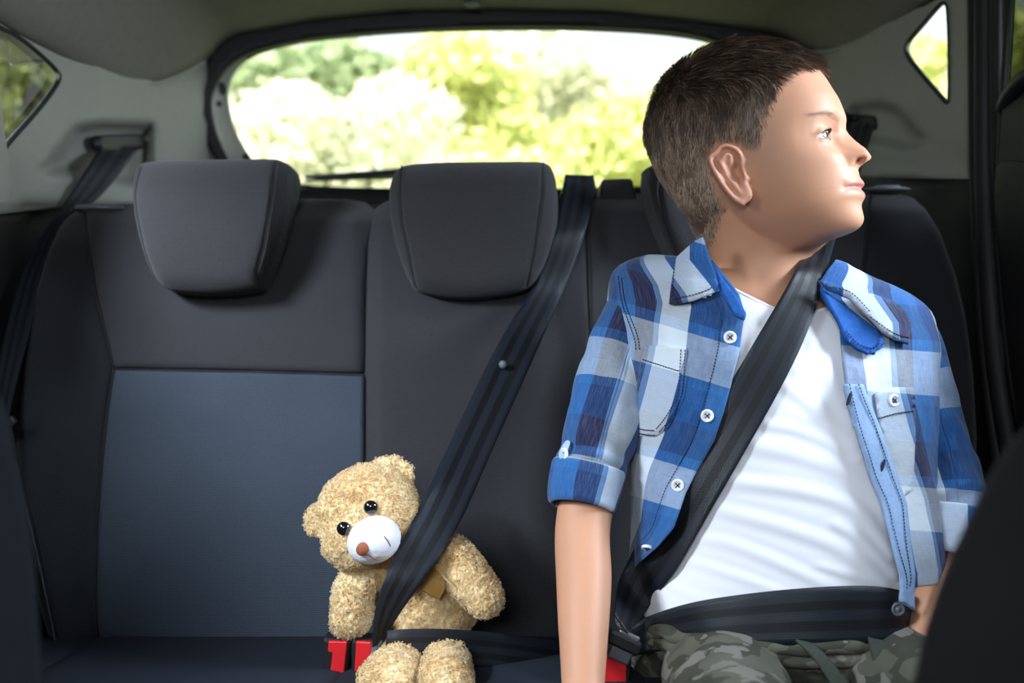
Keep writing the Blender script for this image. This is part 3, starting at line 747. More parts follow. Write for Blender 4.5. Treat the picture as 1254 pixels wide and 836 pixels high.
# lid crease
HXx=HXx-np.where(front,.0012*np.exp(-((m-2.6)/.55)**2)*(dz>0),0)
# temples, jaw softness
HY=HY*(1-.03*np.exp(-((Z-.012)/.02)**2)*sstep(.02,.06,HXx))
head_pts=np.stack([HXx,HY,HZ],-1)
HEADG=h2w(head_pts)
body=MB(); Vh,Fh=capgrid(HEADG); body.add(Vh,Fh)
# ---- ears as relief slabs
earo=np.array(zz_([(332,446),(345,428),(366,418),(392,421),(412,432),(424,450),(428,475),(424,500),(434,520),(444,538),(438,552),(450,575),(463,598),(458,620),(440,634),(415,633),(392,618),(366,588),(345,555),(326,520),(313,488),(314,462)]))
eo=smooth_closed(earo,150)
def ear(side):
    c=eo.mean(0); rings=np.linspace(0,1,44); G2=c+(eo-c)[None]*rings[:,None,None]
    q=G2.reshape(-1,2); d=dist_poly(eo,q)*SCL; xz=np.stack(img2h(q[:,0],q[:,1],.076),-1)
    cc=np.array(zz_([(398,518)]))[0]; lob=np.array(zz_([(432,600)]))[0]; tr=np.array(zz_([(432,520)]))[0]
    r=np.hypot(q[:,0]-cc[0],q[:,1]-cc[1])*SCL; rl=np.hypot(q[:,0]-lob[0],q[:,1]-lob[1])*SCL; rt_=np.hypot(q[:,0]-tr[0],q[:,1]-tr[1])*SCL
    bk=np.clip((zz_([(450,0)])[0][0]-q[:,0])*SCL/.045,0,1)        # 0 at the cheek, 1 at the rear rim
    up=np.clip((cc[1]+18-q[:,1])/60,0,1)
    helix=sstep(.0,.5,bk+up*.8)
    h=.0022*gauss(d-.0030,.0024)*1.3*helix - .0030*gauss(d-.0072,.0022)*helix + .0030*gauss(d-.0112,.0024)*sstep(.1,.5,bk)
    h=h-.0105*np.exp(-(r/.0078)**3)+.0015*gauss(rl,.008)+.0030*gauss(rt_,.0035)
    h=h-.004*np.exp(-(np.hypot(q[:,0]-cc[0]-4,(q[:,1]-cc[1]+14))*SCL/.006)**2)
    rim=np.clip(1-d/.0022,0,1); h=h-.0022*(1-np.sqrt(np.clip(1-rim**2,0,1)))
    base_y=.0668+.0150*bk**1.2+.002*up
    y=base_y+h
    top=np.stack([xz[:,0],y,xz[:,1]],-1).reshape(len(rings),len(eo),3)
    b1=top[-1].copy(); b1[:,1]-=.0035
    cen=b1.mean(0); b2=cen+(b1-cen)*.72; b2[:,1]=b1[:,1]*.5+.060*.5; b3=cen+(b1-cen)*.5; b3[:,1]=.052
    b4=cen+(b1-cen)*.03; b4[:,1]=.052
    G=np.concatenate([top,b1[None],b2[None],b3[None],b4[None]],0); G[...,1]*=side
    V,Fs=capgrid(h2w(G)); 
    if side<0: Fs=[f[::-1] for f in Fs]
    return V,Fs
body.add(*ear(1)); body.add(*ear(-1))
# ---- neck and throat
body.add(*ellipsoid(P(880,222,1.02),(.047,.048,.048)))
nb=PP([(900,150,1.03),(902,215,1.035),(908,247,1.035),(916,273,1.036),(923,295,1.038),(929,320,1.045),(936,350,1.06),(942,400,1.06)])
body.add(*tube(nb,[.045,.055,.0575,.0530,.0500,.0500,.056,.060],40,60))
body.add(*tube(PP([(955,262,1.02),(946,292,1.018),(938,330,1.02),(940,385,1.025)]),[.034,.030,.032,.036],30,24))   # throat and chin floor
body.add(*tube(PP([(1010,272,1.02),(985,283,1.02),(955,290,1.02)]),[.018,.026,.030],24,16))
# neck muscle line
body.add(*tube(PP([(898,225,1.01),(915,280,1.004),(935,335,1.012),(952,372,1.02)]),[.014,.014,.013,.010],16,20))
# trapezius slopes
body.add(*tube(PP([(905,300,1.06),(880,335,1.07),(830,362,1.07),(790,385,1.07)]),[.025,.026,.026,.026],24,20))
body.add(*tube(PP([(950,310,1.06),(985,352,1.07),(1035,392,1.07),(1080,420,1.07)]),[.025,.026,.026,.026],24,20))
# ---- torso
zz=np.linspace(.44,.865,80); ph=np.linspace(0,2*math.pi,96,endpoint=False)
body.add(*capgrid(np.array([torso_pt(ph,z,-.006) for z in zz])))
# ---- arms
ARM_L=dict(sh=(790,388,1.06),mid=(752,500,1.035),el=(716,628,1.0),fo=(715,715,.955),wr=(714,850,.885))
ARM_R=dict(sh=(1092,420,1.06),mid=(1130,540,1.035),el=(1160,660,1.0),fo=(1150,740,.96),wr=(1118,868,.90))
for A_ in (ARM_L,ARM_R):
    p=PP([A_['sh'],A_['mid'],A_['el'],A_['fo'],A_['wr']]); body.add(*tube(p,[.040,.033,.0285,.0272,.0195],32,60))
def hand(wr,side):
    # palm down on the seat, fingers forwards (towards the viewer) and a little bent
    w=np.array(wr); d=np.array([0,-1,-.10]); d/=np.linalg.norm(d); lat=np.array([side,0,0])
    pc=w+np.array([0,-.035,-.012])
    G=[]
    for t,wd,hh_ in ((0,.020,.017),(.25,.026,.015),(.6,.033,.013),(.9,.034,.011),(1.0,.030,.008)):
        a=np.linspace(0,2*math.pi,24,endpoint=False); o=w+d*(.068*t)+np.array([0,0,-.012*t])
        G.append(o+np.outer(np.cos(a)*wd,lat)+np.outer(np.sin(a)*hh_,[0,0,1]))
    body.add(*capgrid(np.array(G)))
    for k,(ox,L) in enumerate(((-.026,.050),(-.009,.060),(.009,.056),(.025,.044))):
        b=w+d*.058+lat*ox+np.array([0,0,-.012]); sp=lat*ox*.25
        pts=[b,b+d*L*.40+sp*.5+np.array([0,0,.004]),b+d*L*.72+sp+np.array([0,0,-.004]),b+d*L+sp+np.array([0,0,-.012])]
        body.add(*tube(np.array(pts),[.0088,.0082,.0075,.0062],12,14))
    b=w+d*.016-lat*.022*(-1)*(-1)+np.array([0,0,-.012])
    pts=[b,b-lat*.018+d*.020,b-lat*.026+d*.040+np.array([0,0,-.003]),b-lat*.026+d*.056+np.array([0,0,-.006])]
    body.add(*tube(np.array(pts),[.012,.0105,.0090,.0072],12,14))
hand(P(*ARM_L['wr']),1); hand(P(*ARM_R['wr']),-1)
# ---- legs (inside the trousers)
LEGS=[[(.215,1.06,.478),(.190,.85,.470),(.175,.64,.478),(.175,.60,.38),(.175,.60,.12),(.175,.58,.06)],[(.355,1.06,.478),(.375,.85,.470),(.385,.64,.478),(.385,.60,.38),(.385,.60,.12),(.385,.58,.06)]]
for L in LEGS:
    body.add(*tube(np.array(L,float),[.048,.046,.044,.038,.026,.028],28,70))
    body.add(*tube(np.array([L[-1],(L[-1][0],.52,.045),(L[-1][0],.44,.035)],float),[.032,.032,.026],20,14))
Vb,Fb_=remeshed(body,.00125)
def relax_m(V,Fs,m,it):
    Q=np.array(Fs)
    for _ in range(it):
        S=np.zeros_like(V); c=np.zeros(len(V))
        for k in range(4):
            a=Q[:,k]; b=Q[:,(k+1)%4]
            for x in range(3): S[:,x]+=np.bincount(a,V[b,x],len(V))+np.bincount(b,V[a,x],len(V))
            c+=np.bincount(a,minlength=len(V))+np.bincount(b,minlength=len(V))
        V=V+(.5*m)[:,None]*(S/c[:,None]-V)
    return V
Vb=relax_m(Vb,Fb_,np.ones(len(Vb)),2)
_h=(Vb-HC)@np.stack([FX,SX,UX]).T
_m=sstep(-.108,-.125,_h[:,2]-.35*np.clip(-_h[:,0]-.0,-.05,.06)*-1)*1.0
_m=np.maximum(_m,sstep(-.02,-.045,_h[:,0])*sstep(-.018,-.036,_h[:,2])*sstep(.070,.064,np.abs(_h[:,1])))
_m=np.maximum(_m,sstep(-.118,-.128,_h[:,2]))
_m=np.maximum(_m,np.exp(-((_h[:,2]-mz_)/.008)**2)*sstep(.027,.034,np.abs(_h[:,1]))*(_h[:,0]>0))
Vb=relax_m(Vb,Fb_,_m,130)
# local coordinates of every body vertex in the head's frame, for lips and ears colour
R_=np.stack([FX,SX,UX]); loc=(Vb-HC)@R_.T
_nx,_nz=img2h(np.array(1053.),np.array(199.5),.009)
for _s in (1,-1):      # nostrils
    _g=np.exp(-((loc[:,0]-_nx)/.0042)**2-((loc[:,2]-_nz)/.0034)**2-((loc[:,1]-_s*.0105)/.0055)**2)
    loc=loc+np.array([-.0005,-_s*.0062,.0048])[None]*_g[:,None]*1.25
Vb=h2w(loc)
Vb=relax_m(Vb,Fb_,np.exp(-((loc[:,0]-tx_)/.009)**2-(loc[:,1]/.010)**2-((loc[:,2]-tz_)/.009)**2),14)
loc=(Vb-HC)@R_.T
lx,ly,lz=loc.T
col=np.tile(np.array([.575,.295,.18]),(len(Vb),1))
def tint(w,c): 
    global col
    w=np.clip(w,0,1)[:,None]; col=col*(1-w)+np.array(c)*w
hd=(lz>-.14)&(np.abs(lx)<.14)&(np.abs(ly)<.1)
lm=hd&(lx>.06)
lipz=np.abs(lz-(mz_-.0005)); lh=.0078*np.clip(1-(np.abs(ly)/.027)**2.2,0,1)
tint(np.where(lm,sstep(.0012,-.0012,lipz-lh),0)*.85,(.50,.18,.16))
tint(np.where(lm,np.exp(-((np.abs(ly)-.034)/.016)**2-((lz-nz_-.004)/.018)**2),0)*.22,(.74,.36,.28))
tint(np.where(lm,np.exp(-(ly/.012)**2-((lz-tz_)/.012)**2),0)*.25,(.74,.33,.26))
tint(np.where(hd&(np.abs(ly)>.0665)&(lx<.012),1,0)*.30,(.74,.33,.26))
def skin_mat():
    m,t,b=nt('skin'); b.inputs['Roughness'].default_value=.5; b.inputs['Specular IOR Level'].default_value=.32
    a=t.nodes.new('ShaderNodeVertexColor'); a.layer_name='tone'; co=texco(t)
    f=noise(t,co,26,4); t.links.new(mixc(t,a.outputs[0],(.47,.22,.13),math_(t,'MULTIPLY_ADD',f,.30,-.06)),b.inputs['Base Color'])
    b.inputs['Subsurface Weight'].default_value=.16; b.inputs['Subsurface Radius'].default_value=(.9,.32,.18); b.inputs['Subsurface Scale'].default_value=.006
    bump(t,b,noise(t,co,900,2),.12,.0006); return m
M['skin']=skin_mat()
bodyo=mk('body',Vb,Fb_,M['skin'],boy,col=col)
# ---- eyes
def eye_mat():
    m,t,b=nt('eyeball'); b.inputs['Roughness'].default_value=.08; b.inputs['Coat Weight'].default_value=.2
    a=t.nodes.new('ShaderNodeVertexColor'); a.layer_name='tone'; t.links.new(a.outputs[0],b.inputs['Base Color']); return m
M['eye']=eye_mat()
for sd in (1,-1):
    Ve,Fe=ellipsoid((0,0,0),(1,1,1),None,60,72); Ve=np.array(Ve)
    g=np.array([1,.24,.04]); g/=np.linalg.norm(g); dd=Ve@g
    ang=np.degrees(np.arccos(np.clip(dd,-1,1)))
    cc=np.tile(np.array([.78,.76,.74]),(len(Ve),1)); cc[ang<29]=(.13,.16,.17); cc[(ang<27)]=(.22,.27,.27); cc[ang<12]=(.01,.01,.01)
    r=ER*(1+.05*np.exp(-(ang/24)**2)); pos=Ve*r[:,None]+np.array([EC[0],sd*EY,EC[2]])
    mk('eye',h2w(pos),Fe,M['eye'],boy,col=cc)
M['hairdark']=plain('dark_lash',(.03,.02,.015),.6)
def lashes():
    for sd in (1,-1):
        R=[];Mi=[];Ti=[]
        for k in range(46):
            a=-1+2*k/45.; y=EY+a*.0112; z=ez_+.0040*math.sqrt(max(0,1-a*a))+.0002
            x=EC[0]+math.sqrt(max(1e-6,(ER+.0014)**2-(y-EY)**2-(z-ez_)**2))
            p=np.array([x,sd*y,z]); dr=np.array([.0040,sd*a*.0025,.0012]); R.append(p); Mi.append(p+dr*.6+np.array([0,0,-.0012])); Ti.append(p+dr+np.array([0,0,.0010]))
        for k in range(30):
            a=-1+2*k/29.; y=EY+a*.0112; z=ez_-.0032*math.sqrt(max(0,1-a*a))
            x=EC[0]+math.sqrt(max(1e-6,(ER+.0014)**2-(y-EY)**2-(z-ez_)**2))
            p=np.array([x,sd*y,z]); dr=np.array([.0012,sd*a*.001,-.0010]); R.append(p); Mi.append(p+dr*.5); Ti.append(p+dr)
        V,Fs=strands(h2w(np.array(R)),h2w(np.array(Mi)),h2w(np.array(Ti)),.00020); mk('eyelashes',V,Fs,M['hairdark'],boy)
lashes()

# ---- hair
hl_=np.array([(700,60)]+[(1060,20)]+zz_([(775,228),(757,226),(742,204),(722,180),(700,150),(668,134),(636,126),(606,132),(584,150),(568,180),(556,215),(546,250),(535,282),(526,312),(518,340),(512,370),(508,400),(498,428),(478,440),(455,438),(436,430),(425,418),(395,408),(355,408),(328,434),(325,470),(326,525),(338,565),(352,605),(352,640),(332,685),(312,725),(286,752)])+[(820,330),(700,330)])
_yy=np.where((hl_[:,0]>985),.030,.062); hx,hz=img2h(hl_[:,0],hl_[:,1],_yy[:,None]*0+0) if False else (np.array([img2h(np.array(a),np.array(b),y)[0] for (a,b),y in zip(hl_,_yy)]),np.array([img2h(np.array(a),np.array(b),y)[1] for (a,b),y in zip(hl_,_yy)])); HP=np.c_[hx,hz]
def hair_amount(x,z):
    q=np.c_[x,z]; ins=inside(HP,q); d=dist_poly(HP,q); return np.where(ins,sstep(0,.008,d)*.7+.3,0),np.where(ins,d,0)
# roots are spread over the finished scalp and nape
NB=vnormals(Vb,Fb_); loc=(Vb-HC)@R_.T; nloc=NB@R_.T
near=(loc[:,2]>-.17)&(np.abs(loc[:,0])<.14)&(np.abs(loc[:,1])<.078)
ha=np.zeros(len(Vb)); hdist=np.zeros(len(Vb)); ha[near],hdist[near]=hair_amount(loc[near,0],loc[near,2])
if (nloc[near]*loc[near]).sum()<0: nloc=-nloc
ha=ha*sstep(.0765,.0745,np.abs(loc[:,1]))*(loc[:,2]>-.155)
w=ha/ha.sum(); NS=42000; idx=RNG.choice(len(w),NS,p=w)
nn=nloc[idx]; root=loc[idx]+RNG.normal(0,.0006,(NS,3)); root-=nn*((root-loc[idx])*nn).sum(1)[:,None]
rx,ry,rz=root.T; top=sstep(.015,.060,rz-.25*rx*0); dist=hdist[idx]
Lh=np.interp(rz,[-.09,-.05,-.01,.02,.045,.065],[.007,.008,.011,.016,.021,.024])*(.75+.5*RNG.random(NS))*np.clip(.5+dist/.02,0,1)
fringe=sstep(.06,.09,rx)*top; Lh=Lh*(1-.25*fringe)
# growth direction: swept forwards on top, down and back at the sides
cl=vnoise(root*120+5)[:,None]; cl2=vnoise(root*90+17)[:,None]
dirf=np.stack([np.where(rx>-.04,1.0,.15),.25*np.ones(NS)*np.sign(ry)*0+.25,np.full(NS,-.15)],1)
dird=np.stack([np.where(rx<0.03,-.20,.10),0*rx,np.full(NS,-1.0)],1)
dr=dirf*top[:,None]+dird*(1-top)[:,None]+np.stack([0*rx,cl[:,0]*.35,cl2[:,0]*.35],1)+RNG.normal(0,.12,(NS,3))
dr=dr-nn*(dr*nn).sum(1)[:,None]; dr/=np.linalg.norm(dr,axis=1)[:,None]+1e-9
lift=np.where(top>.5,.36,.30)[:,None]*(1+.25*cl)
mid=root+dr*Lh[:,None]*.42+nn*Lh[:,None]*lift*.62; tip=root+dr*Lh[:,None]*.95+nn*Lh[:,None]*lift*.55
V,Fs=strands(h2w(root-nn*.0005),h2w(mid),h2w(tip),.00026+.00016*RNG.random(NS))
tone=np.repeat(np.clip(.34+.30*vnoise(root*np.array([160,160,60]))+RNG.normal(0,.22,NS)+ .50*sstep(.05,-.04,rz),0,1),12)
def hair_mat():
    m,t,b=nt('brown_hair'); a=t.nodes.new('ShaderNodeVertexColor'); a.layer_name='tone'; s=t.nodes.new('ShaderNodeSeparateColor'); t.links.new(a.outputs[0],s.inputs[0])
    t.links.new(ramp(t,s.outputs[0],[(0,(.030,.018,.012)),(.45,(.12,.075,.05)),(1,(.55,.40,.29))]),b.inputs['Base Color'])
    b.inputs['Roughness'].default_value=.42; b.inputs['Specular IOR Level'].default_value=.6; return m
M['hair']=hair_mat()
# thin cap of hair close to the scalp under the strands
capo=loc+nloc*(.0012*sstep(.006,.018,hdist)+.0001)[:,None]
fq=np.array(Fb_); km=((ha>.5)&(hdist>.006))[fq].all(1)
hm_=MB(); hm_.add(V,Fs.tolist())
capw=h2w(capo); used,inv=np.unique(fq[km],return_inverse=True)
hm_.add(capw[used],inv.reshape(-1,4).tolist())
tone=np.r_[tone,.22+.25*sstep(.05,-.04,loc[used,2])]
hairo=hm_.build('hair',M['hair'],boy,col=np.repeat(tone[:,None],3,1))
Gx=head_pts; du=np.gradient(Gx,axis=0); dv=np.roll(Gx,-1,1)-np.roll(Gx,1,1)
Nn=np.cross(dv,du); Nn/=np.linalg.norm(Nn,axis=-1)[...,None]+1e-12; Nn*=np.sign((Nn*Gx).sum(-1).mean())
# eyebrows: sparse light hairs
ys=RNG.random(240)
for sd in (1,-1):
    R=[];Mi=[];Ti=[]
    for k in range(120):
        t_=ys[k]; y=.014+.034*t_; z=ez_+.0160+.004*math.sin(t_*2.4)+RNG.normal(0,.0011)
        r=int(np.argmin(abs(zr-z))); row=Gx[r]; cand=np.where((row[:,0]>.03)&(np.sign(row[:,1])==sd))[0]
        if len(cand)==0: continue
        j=cand[np.argmin(abs(abs(row[cand,1])-y))]; p_=row[j]; n_=Nn[r,j]
        d_=np.array([-.3,sd*1.0,.25]); d_-=n_*(d_@n_); d_/=np.linalg.norm(d_); L_=.006
        R.append(p_); Mi.append(p_+d_*L_*.5+n_*.0009); Ti.append(p_+d_*L_+n_*.0003)
    V,Fs=strands(h2w(np.array(R)),h2w(np.array(Mi)),h2w(np.array(Ti)),.00010)
    mk('eyebrow',V,Fs,M['hair'],boy,col=np.full((len(V),3),.75))
# ============================================================= clothes
# plaid laid out in metres: u runs away from the opening edge, v runs down the body
def plaid_mat():
    m,t,b=nt('blue_plaid_cotton'); b.inputs['Roughness'].default_value=.85; b.inputs['Specular IOR Level'].default_value=.2; b.inputs['Sheen Weight'].default_value=.2
    u=t.nodes.new('ShaderNodeUVMap'); s=t.nodes.new('ShaderNodeSeparateXYZ'); t.links.new(u.outputs[0],s.inputs[0])
    mid=(.022,.125,.34); roy=(.006,.070,.235); navy=(.011,.014,.055); pale=(.60,.67,.73); steel=(.13,.23,.40)
    fu=math_(t,'FRACT',math_(t,'DIVIDE',s.outputs[0],.122)); fv=math_(t,'FRACT',math_(t,'DIVIDE',s.outputs[1],.130))
    wu=ramp(t,fu,[(0,mid),(.15,roy),(.42,pale),(.66,steel),(.71,navy),(.90,mid)],'CONSTANT')
    wv=ramp(t,fv,[(0,pale),(.20,mid),(.28,roy),(.55,navy),(.80,mid),(.88,pale)],'CONSTANT')
    n1=noise(t,texco(t,'UV',(900,60,1)),1.0,3); n2=noise(t,texco(t,'UV',(60,900,1)),1.0,3)
    tw=math_(t,'SINE',math_(t,'MULTIPLY',math_(t,'ADD',s.outputs[0],s.outputs[1]),6.283*1300))
    f=math_(t,'MULTIPLY_ADD',math_(t,'SUBTRACT',n1,n2),.22,.36)
    c=mixc(t,wu,wv,f); c=mixc(t,c,(.9,.95,1.0),math_(t,'MULTIPLY_ADD',n1,.16,-.07))
    t.links.new(c,b.inputs['Base Color'])
    co=texco(t); bp=bump(t,None,noise(t,co,38,4),.6,.006); bump(t,b,tw,.15,.0002,bp); return m
M['plaid']=plaid_mat()
M['placket']=plain('pale_blue_cotton',(.27,.40,.62),.85,0,.2,300,.25,.0006)
M['collarblue']=plain('royal_blue_cotton',(.02,.10,.36),.85,0,.2,200,.35,.0006)
M['cuffpale']=plain('pale_cuff_cotton',(.36,.50,.72),.85,0,.2,200,.2,.0006)
M['stitch']=plain('navy_thread',(.012,.016,.05),.8)
M['button']=plain('white_button',(.82,.84,.86),.3,0,.5,30,.05,0,.4)
def tee_mat():
    m,t,b=nt('white_jersey'); b.inputs['Roughness'].default_value=.9; b.inputs['Specular IOR Level'].default_value=.15; b.inputs['Base Color'].default_value=(.82,.83,.88,1)
    b.inputs['Sheen Weight'].default_value=.15; co=texco(t); bp=bump(t,None,noise(t,texco(t,'Object',(14,14,40),(0,.5,0)),1.0,3),.3,.0008); bump(t,b,noise(t,co,1200,2),.15,.0003,bp); return m
M['tee']=tee_mat()
def camo_mat():
    m,t,b=nt('olive_camouflage_cotton'); b.inputs['Roughness'].default_value=.9; b.inputs['Specular IOR Level'].default_value=.15
    co=texco(t); a=noise(t,texco(t,'Object',(22,22,40)),1.0,2); c2=noise(t,texco(t,'Object',(30,30,50),(1,2,3)),1.0,2)
    c=mixc(t,(.055,.056,.042),(.10,.098,.074),ramp(t,a,[(0,(0,)*3),(.5,(1,)*3)],'CONSTANT')); c=mixc(t,c,(.17,.16,.135),ramp(t,c2,[(0,(0,)*3),(.56,(1,)*3)],'CONSTANT'))
    t.links.new(c,b.inputs['Base Color']); bump(t,b,noise(t,co,700,3),.3,.0006); return m
M['camo']=camo_mat(); M['cord']=plain('olive_drawstring',(.055,.062,.05),.9,0,.1,900,.4,.0008)

# ---- t-shirt folds: pixel lines of crests (dragged diagonal creases)
def w2px(x,z,Y=.945): return 627+x/Y*F, 418-(z-ZC)/Y*F
TEEF=[([(838,662),(900,668),(980,700),(1040,730)],7,.0035),([(835,690),(900,705),(960,725)],6,.003),([(925,545),(990,560),(1060,590),(1100,640)],10,.004),([(900,590),(980,600),(1050,625),(1095,680)],8,.0045),
 ([(880,625),(960,645),(1030,672),(1085,712)],8,.004),([(985,400),(1010,440),(1035,500),(1055,560)],9,.0035),([(960,470),(1000,500),(1045,545)],8,.003),([(940,520),(980,528),(1050,560)],6,.0025),([(1020,640),(1060,665),(1098,705)],6,.004),([(815,720),(850,735),(900,742)],6,.003),([(1000,690),(1050,705),(1095,722)],5,.003),([(950,350),(985,385),(1005,420)],7,.002)]
def fold_tee(x,z):
    px,py=w2px(x,z); q=np.c_[np.ravel(px),np.ravel(py)]; h=np.zeros(len(q))
    for l,wd,am in TEEF:
        l=crom(l,24); d=dist_poly(l,q,False); e=np.minimum(1,np.hypot(*(q-l[0]).T)/25)*0+1
        h+=am*.32*(gauss(d,wd)-.3*gauss(d-wd*1.6,wd*.8))*e
    x_=np.ravel(x);z_=np.ravel(z); h+=+.0014*vnoise(np.c_[x_*9+z_*5,x_*0,z_*15-x_*9])
    return h.reshape(np.shape(px))
def neck_z(phi):   # neckline height of the t-shirt
    f=np.sin(phi); c_=np.cos(phi)
    zf=Z_(388,1.0); zs=np.where(np.cos(phi)<0,Z_(340,1.06),Z_(325,1.06)); zb=Z_(322,1.10)
    cc_=np.abs(np.cos(phi)); z=np.where(f>0,zf+(zs-zf)*np.minimum(1,(cc_/.62)**1.15),zs+(zb-zs)*np.abs(f))
    return z
phs=np.linspace(0,2*math.pi,300,endpoint=False); nz=170; G=[]
for k in range(nz):
    t_=k/(nz-1.); z=.470+(neck_z(phs)-.470)*t_
    p=torso_pt(phs,z,.005); 
    fr=np.clip(np.sin(phs),0,1)**.5; p[:,1]-=fold_tee(p[:,0],p[:,2])*fr
    G.append(p)
G=np.array(G); o=mk('t_shirt',G.reshape(-1,3),gridF(nz,300,False,True),M['tee'],boy,label='white t-shirt'); solid(o,.0015,1)
A,B=tube(np.vstack([G[-1],G[-1][:2]]),.0022,8,round_ends=False); rib_=mk('neckband',A,B,M['tee'],o)

# ---- shirt body
OL=np.array([(318,872),(330,882),(345,894),(360,905),(383,912),(410,908),(433,905),(480,893),(505,886),(540,874),(582,851),(603,840),(646,825),(669,806),(700,770),(718,754),(760,720)],float) # y,x left opening edge
OR=np.array([(318,1024),(330,1014),(343,1005),(362,1005),(395,1028),(445,1032),(475,1036),(525,1049),(586,1069),(616,1082),(669,1095),(705,1105),(735,1106),(760,1112)],float)
SOFF=.016
def fold_sh(x,z):
    x_=np.ravel(x);z_=np.ravel(z)
    h=.0048*vnoise(np.c_[x_*22+z_*6,x_*0+1.3,z_*13-x_*4])+.0028*vnoise(np.c_[x_*48+3,x_*0,z_*30+x_*12])
    return h.reshape(np.shape(x))
def flare(z): return .012*sstep(.69,.59,z)
def sh_front(px,py,off=0.0):
    px=np.asarray(px,float);py=np.asarray(py,float); Y=np.full(np.broadcast(px,py).shape,.93)
    for _ in range(8):
        x=(px-627)/F*Y; z=ZC-(py-418)/F*Y; Y=.5*Y+.5*(torso_front(x,z,SOFF)-flare(z)-fold_sh(x,z)-off)
    return Y
def uvl(px,py,sd):
    "plaid coordinates on the shirt front from a pixel"
    px=np.asarray(px,float);py=np.asarray(py,float)
    ed=np.interp(py,(OL if sd<0 else OR)[:,0],(OL if sd<0 else OR)[:,1])
    u=(ed-px)*.00078 if sd<0 else (px-ed)*.00078
    return np.stack([u+(.0 if sd<0 else .03),(py-.30*(px-850)*(1 if sd<0 else .25)-262)*.00078],-1)
rows=190; pys=np.linspace(318,722,rows); G=[];UV=[]
for py in pys:
    xl=np.interp(py,OL[:,0],OL[:,1]); xr=np.interp(py,OR[:,0],OR[:,1])
    if py>669: xl=np.interp(py,OL[:,0],OL[:,1])
    Yl=float(sh_front(xl,py)); Yr=float(sh_front(xr,py)); Pl=P(xl,py,Yl); Pr=P(xr,py,Yr)
    zl=Pl[2]; 
    def ztrue(p):
        zz_0=p[2]
        for _ in range(5):
            a,b,yc,xc=tparam(zz_0); zz_0=p[2]+TILT(zz_0)*(p[0]-xc)
        return zz_0
    z1=ztrue(Pl); z2=ztrue(Pr); a1=float(phi_of(Pl[0],z1,SOFF)); a2=float(phi_of(Pr[0],z2,SOFF))
    n=280; k=np.linspace(0,1,n); ph=a1+(2*math.pi+a2-a1)*k; z=z1+(z2-z1)*sstep(0,1,k)
    hem=0
    p=torso_pt(ph,z,SOFF); fr=sstep(-.3,.2,np.sin(ph)); p[:,1]-=(fold_sh(p[:,0],p[:,2])+flare(p[:,2]))*fr
    rad=np.stack([np.cos(ph),-np.sin(ph),0*ph],-1); p+=rad*(.004*vnoise(np.c_[ph*3,z*18,z*0+2]))[:,None]*(1-fr)[:,None]
    G.append(p)
    ppx=627+p[:,0]/p[:,1]*F; ppy=418-(p[:,2]-ZC)/p[:,1]*F
    arc=np.r_[0,np.cumsum(np.linalg.norm(np.diff(p,axis=0),axis=1))]
    ul=uvl(ppx,ppy,-1); ur=uvl(ppx,ppy,1)
    half=k<.5; u=np.where(half,arc,arc[-1]-arc+.03); v=np.where(half,ul[:,1],ur[:,1])
    UV.append(np.stack([u,v],-1))
G=np.array(G); UV=np.array(UV)
shirt=mk('shirt',G.reshape(-1,3),gridF(rows,280),M['plaid'],boy,uv=UV.reshape(-1,2),label='blue, navy and white plaid cotton shirt'); solid(shirt,.0014,0)

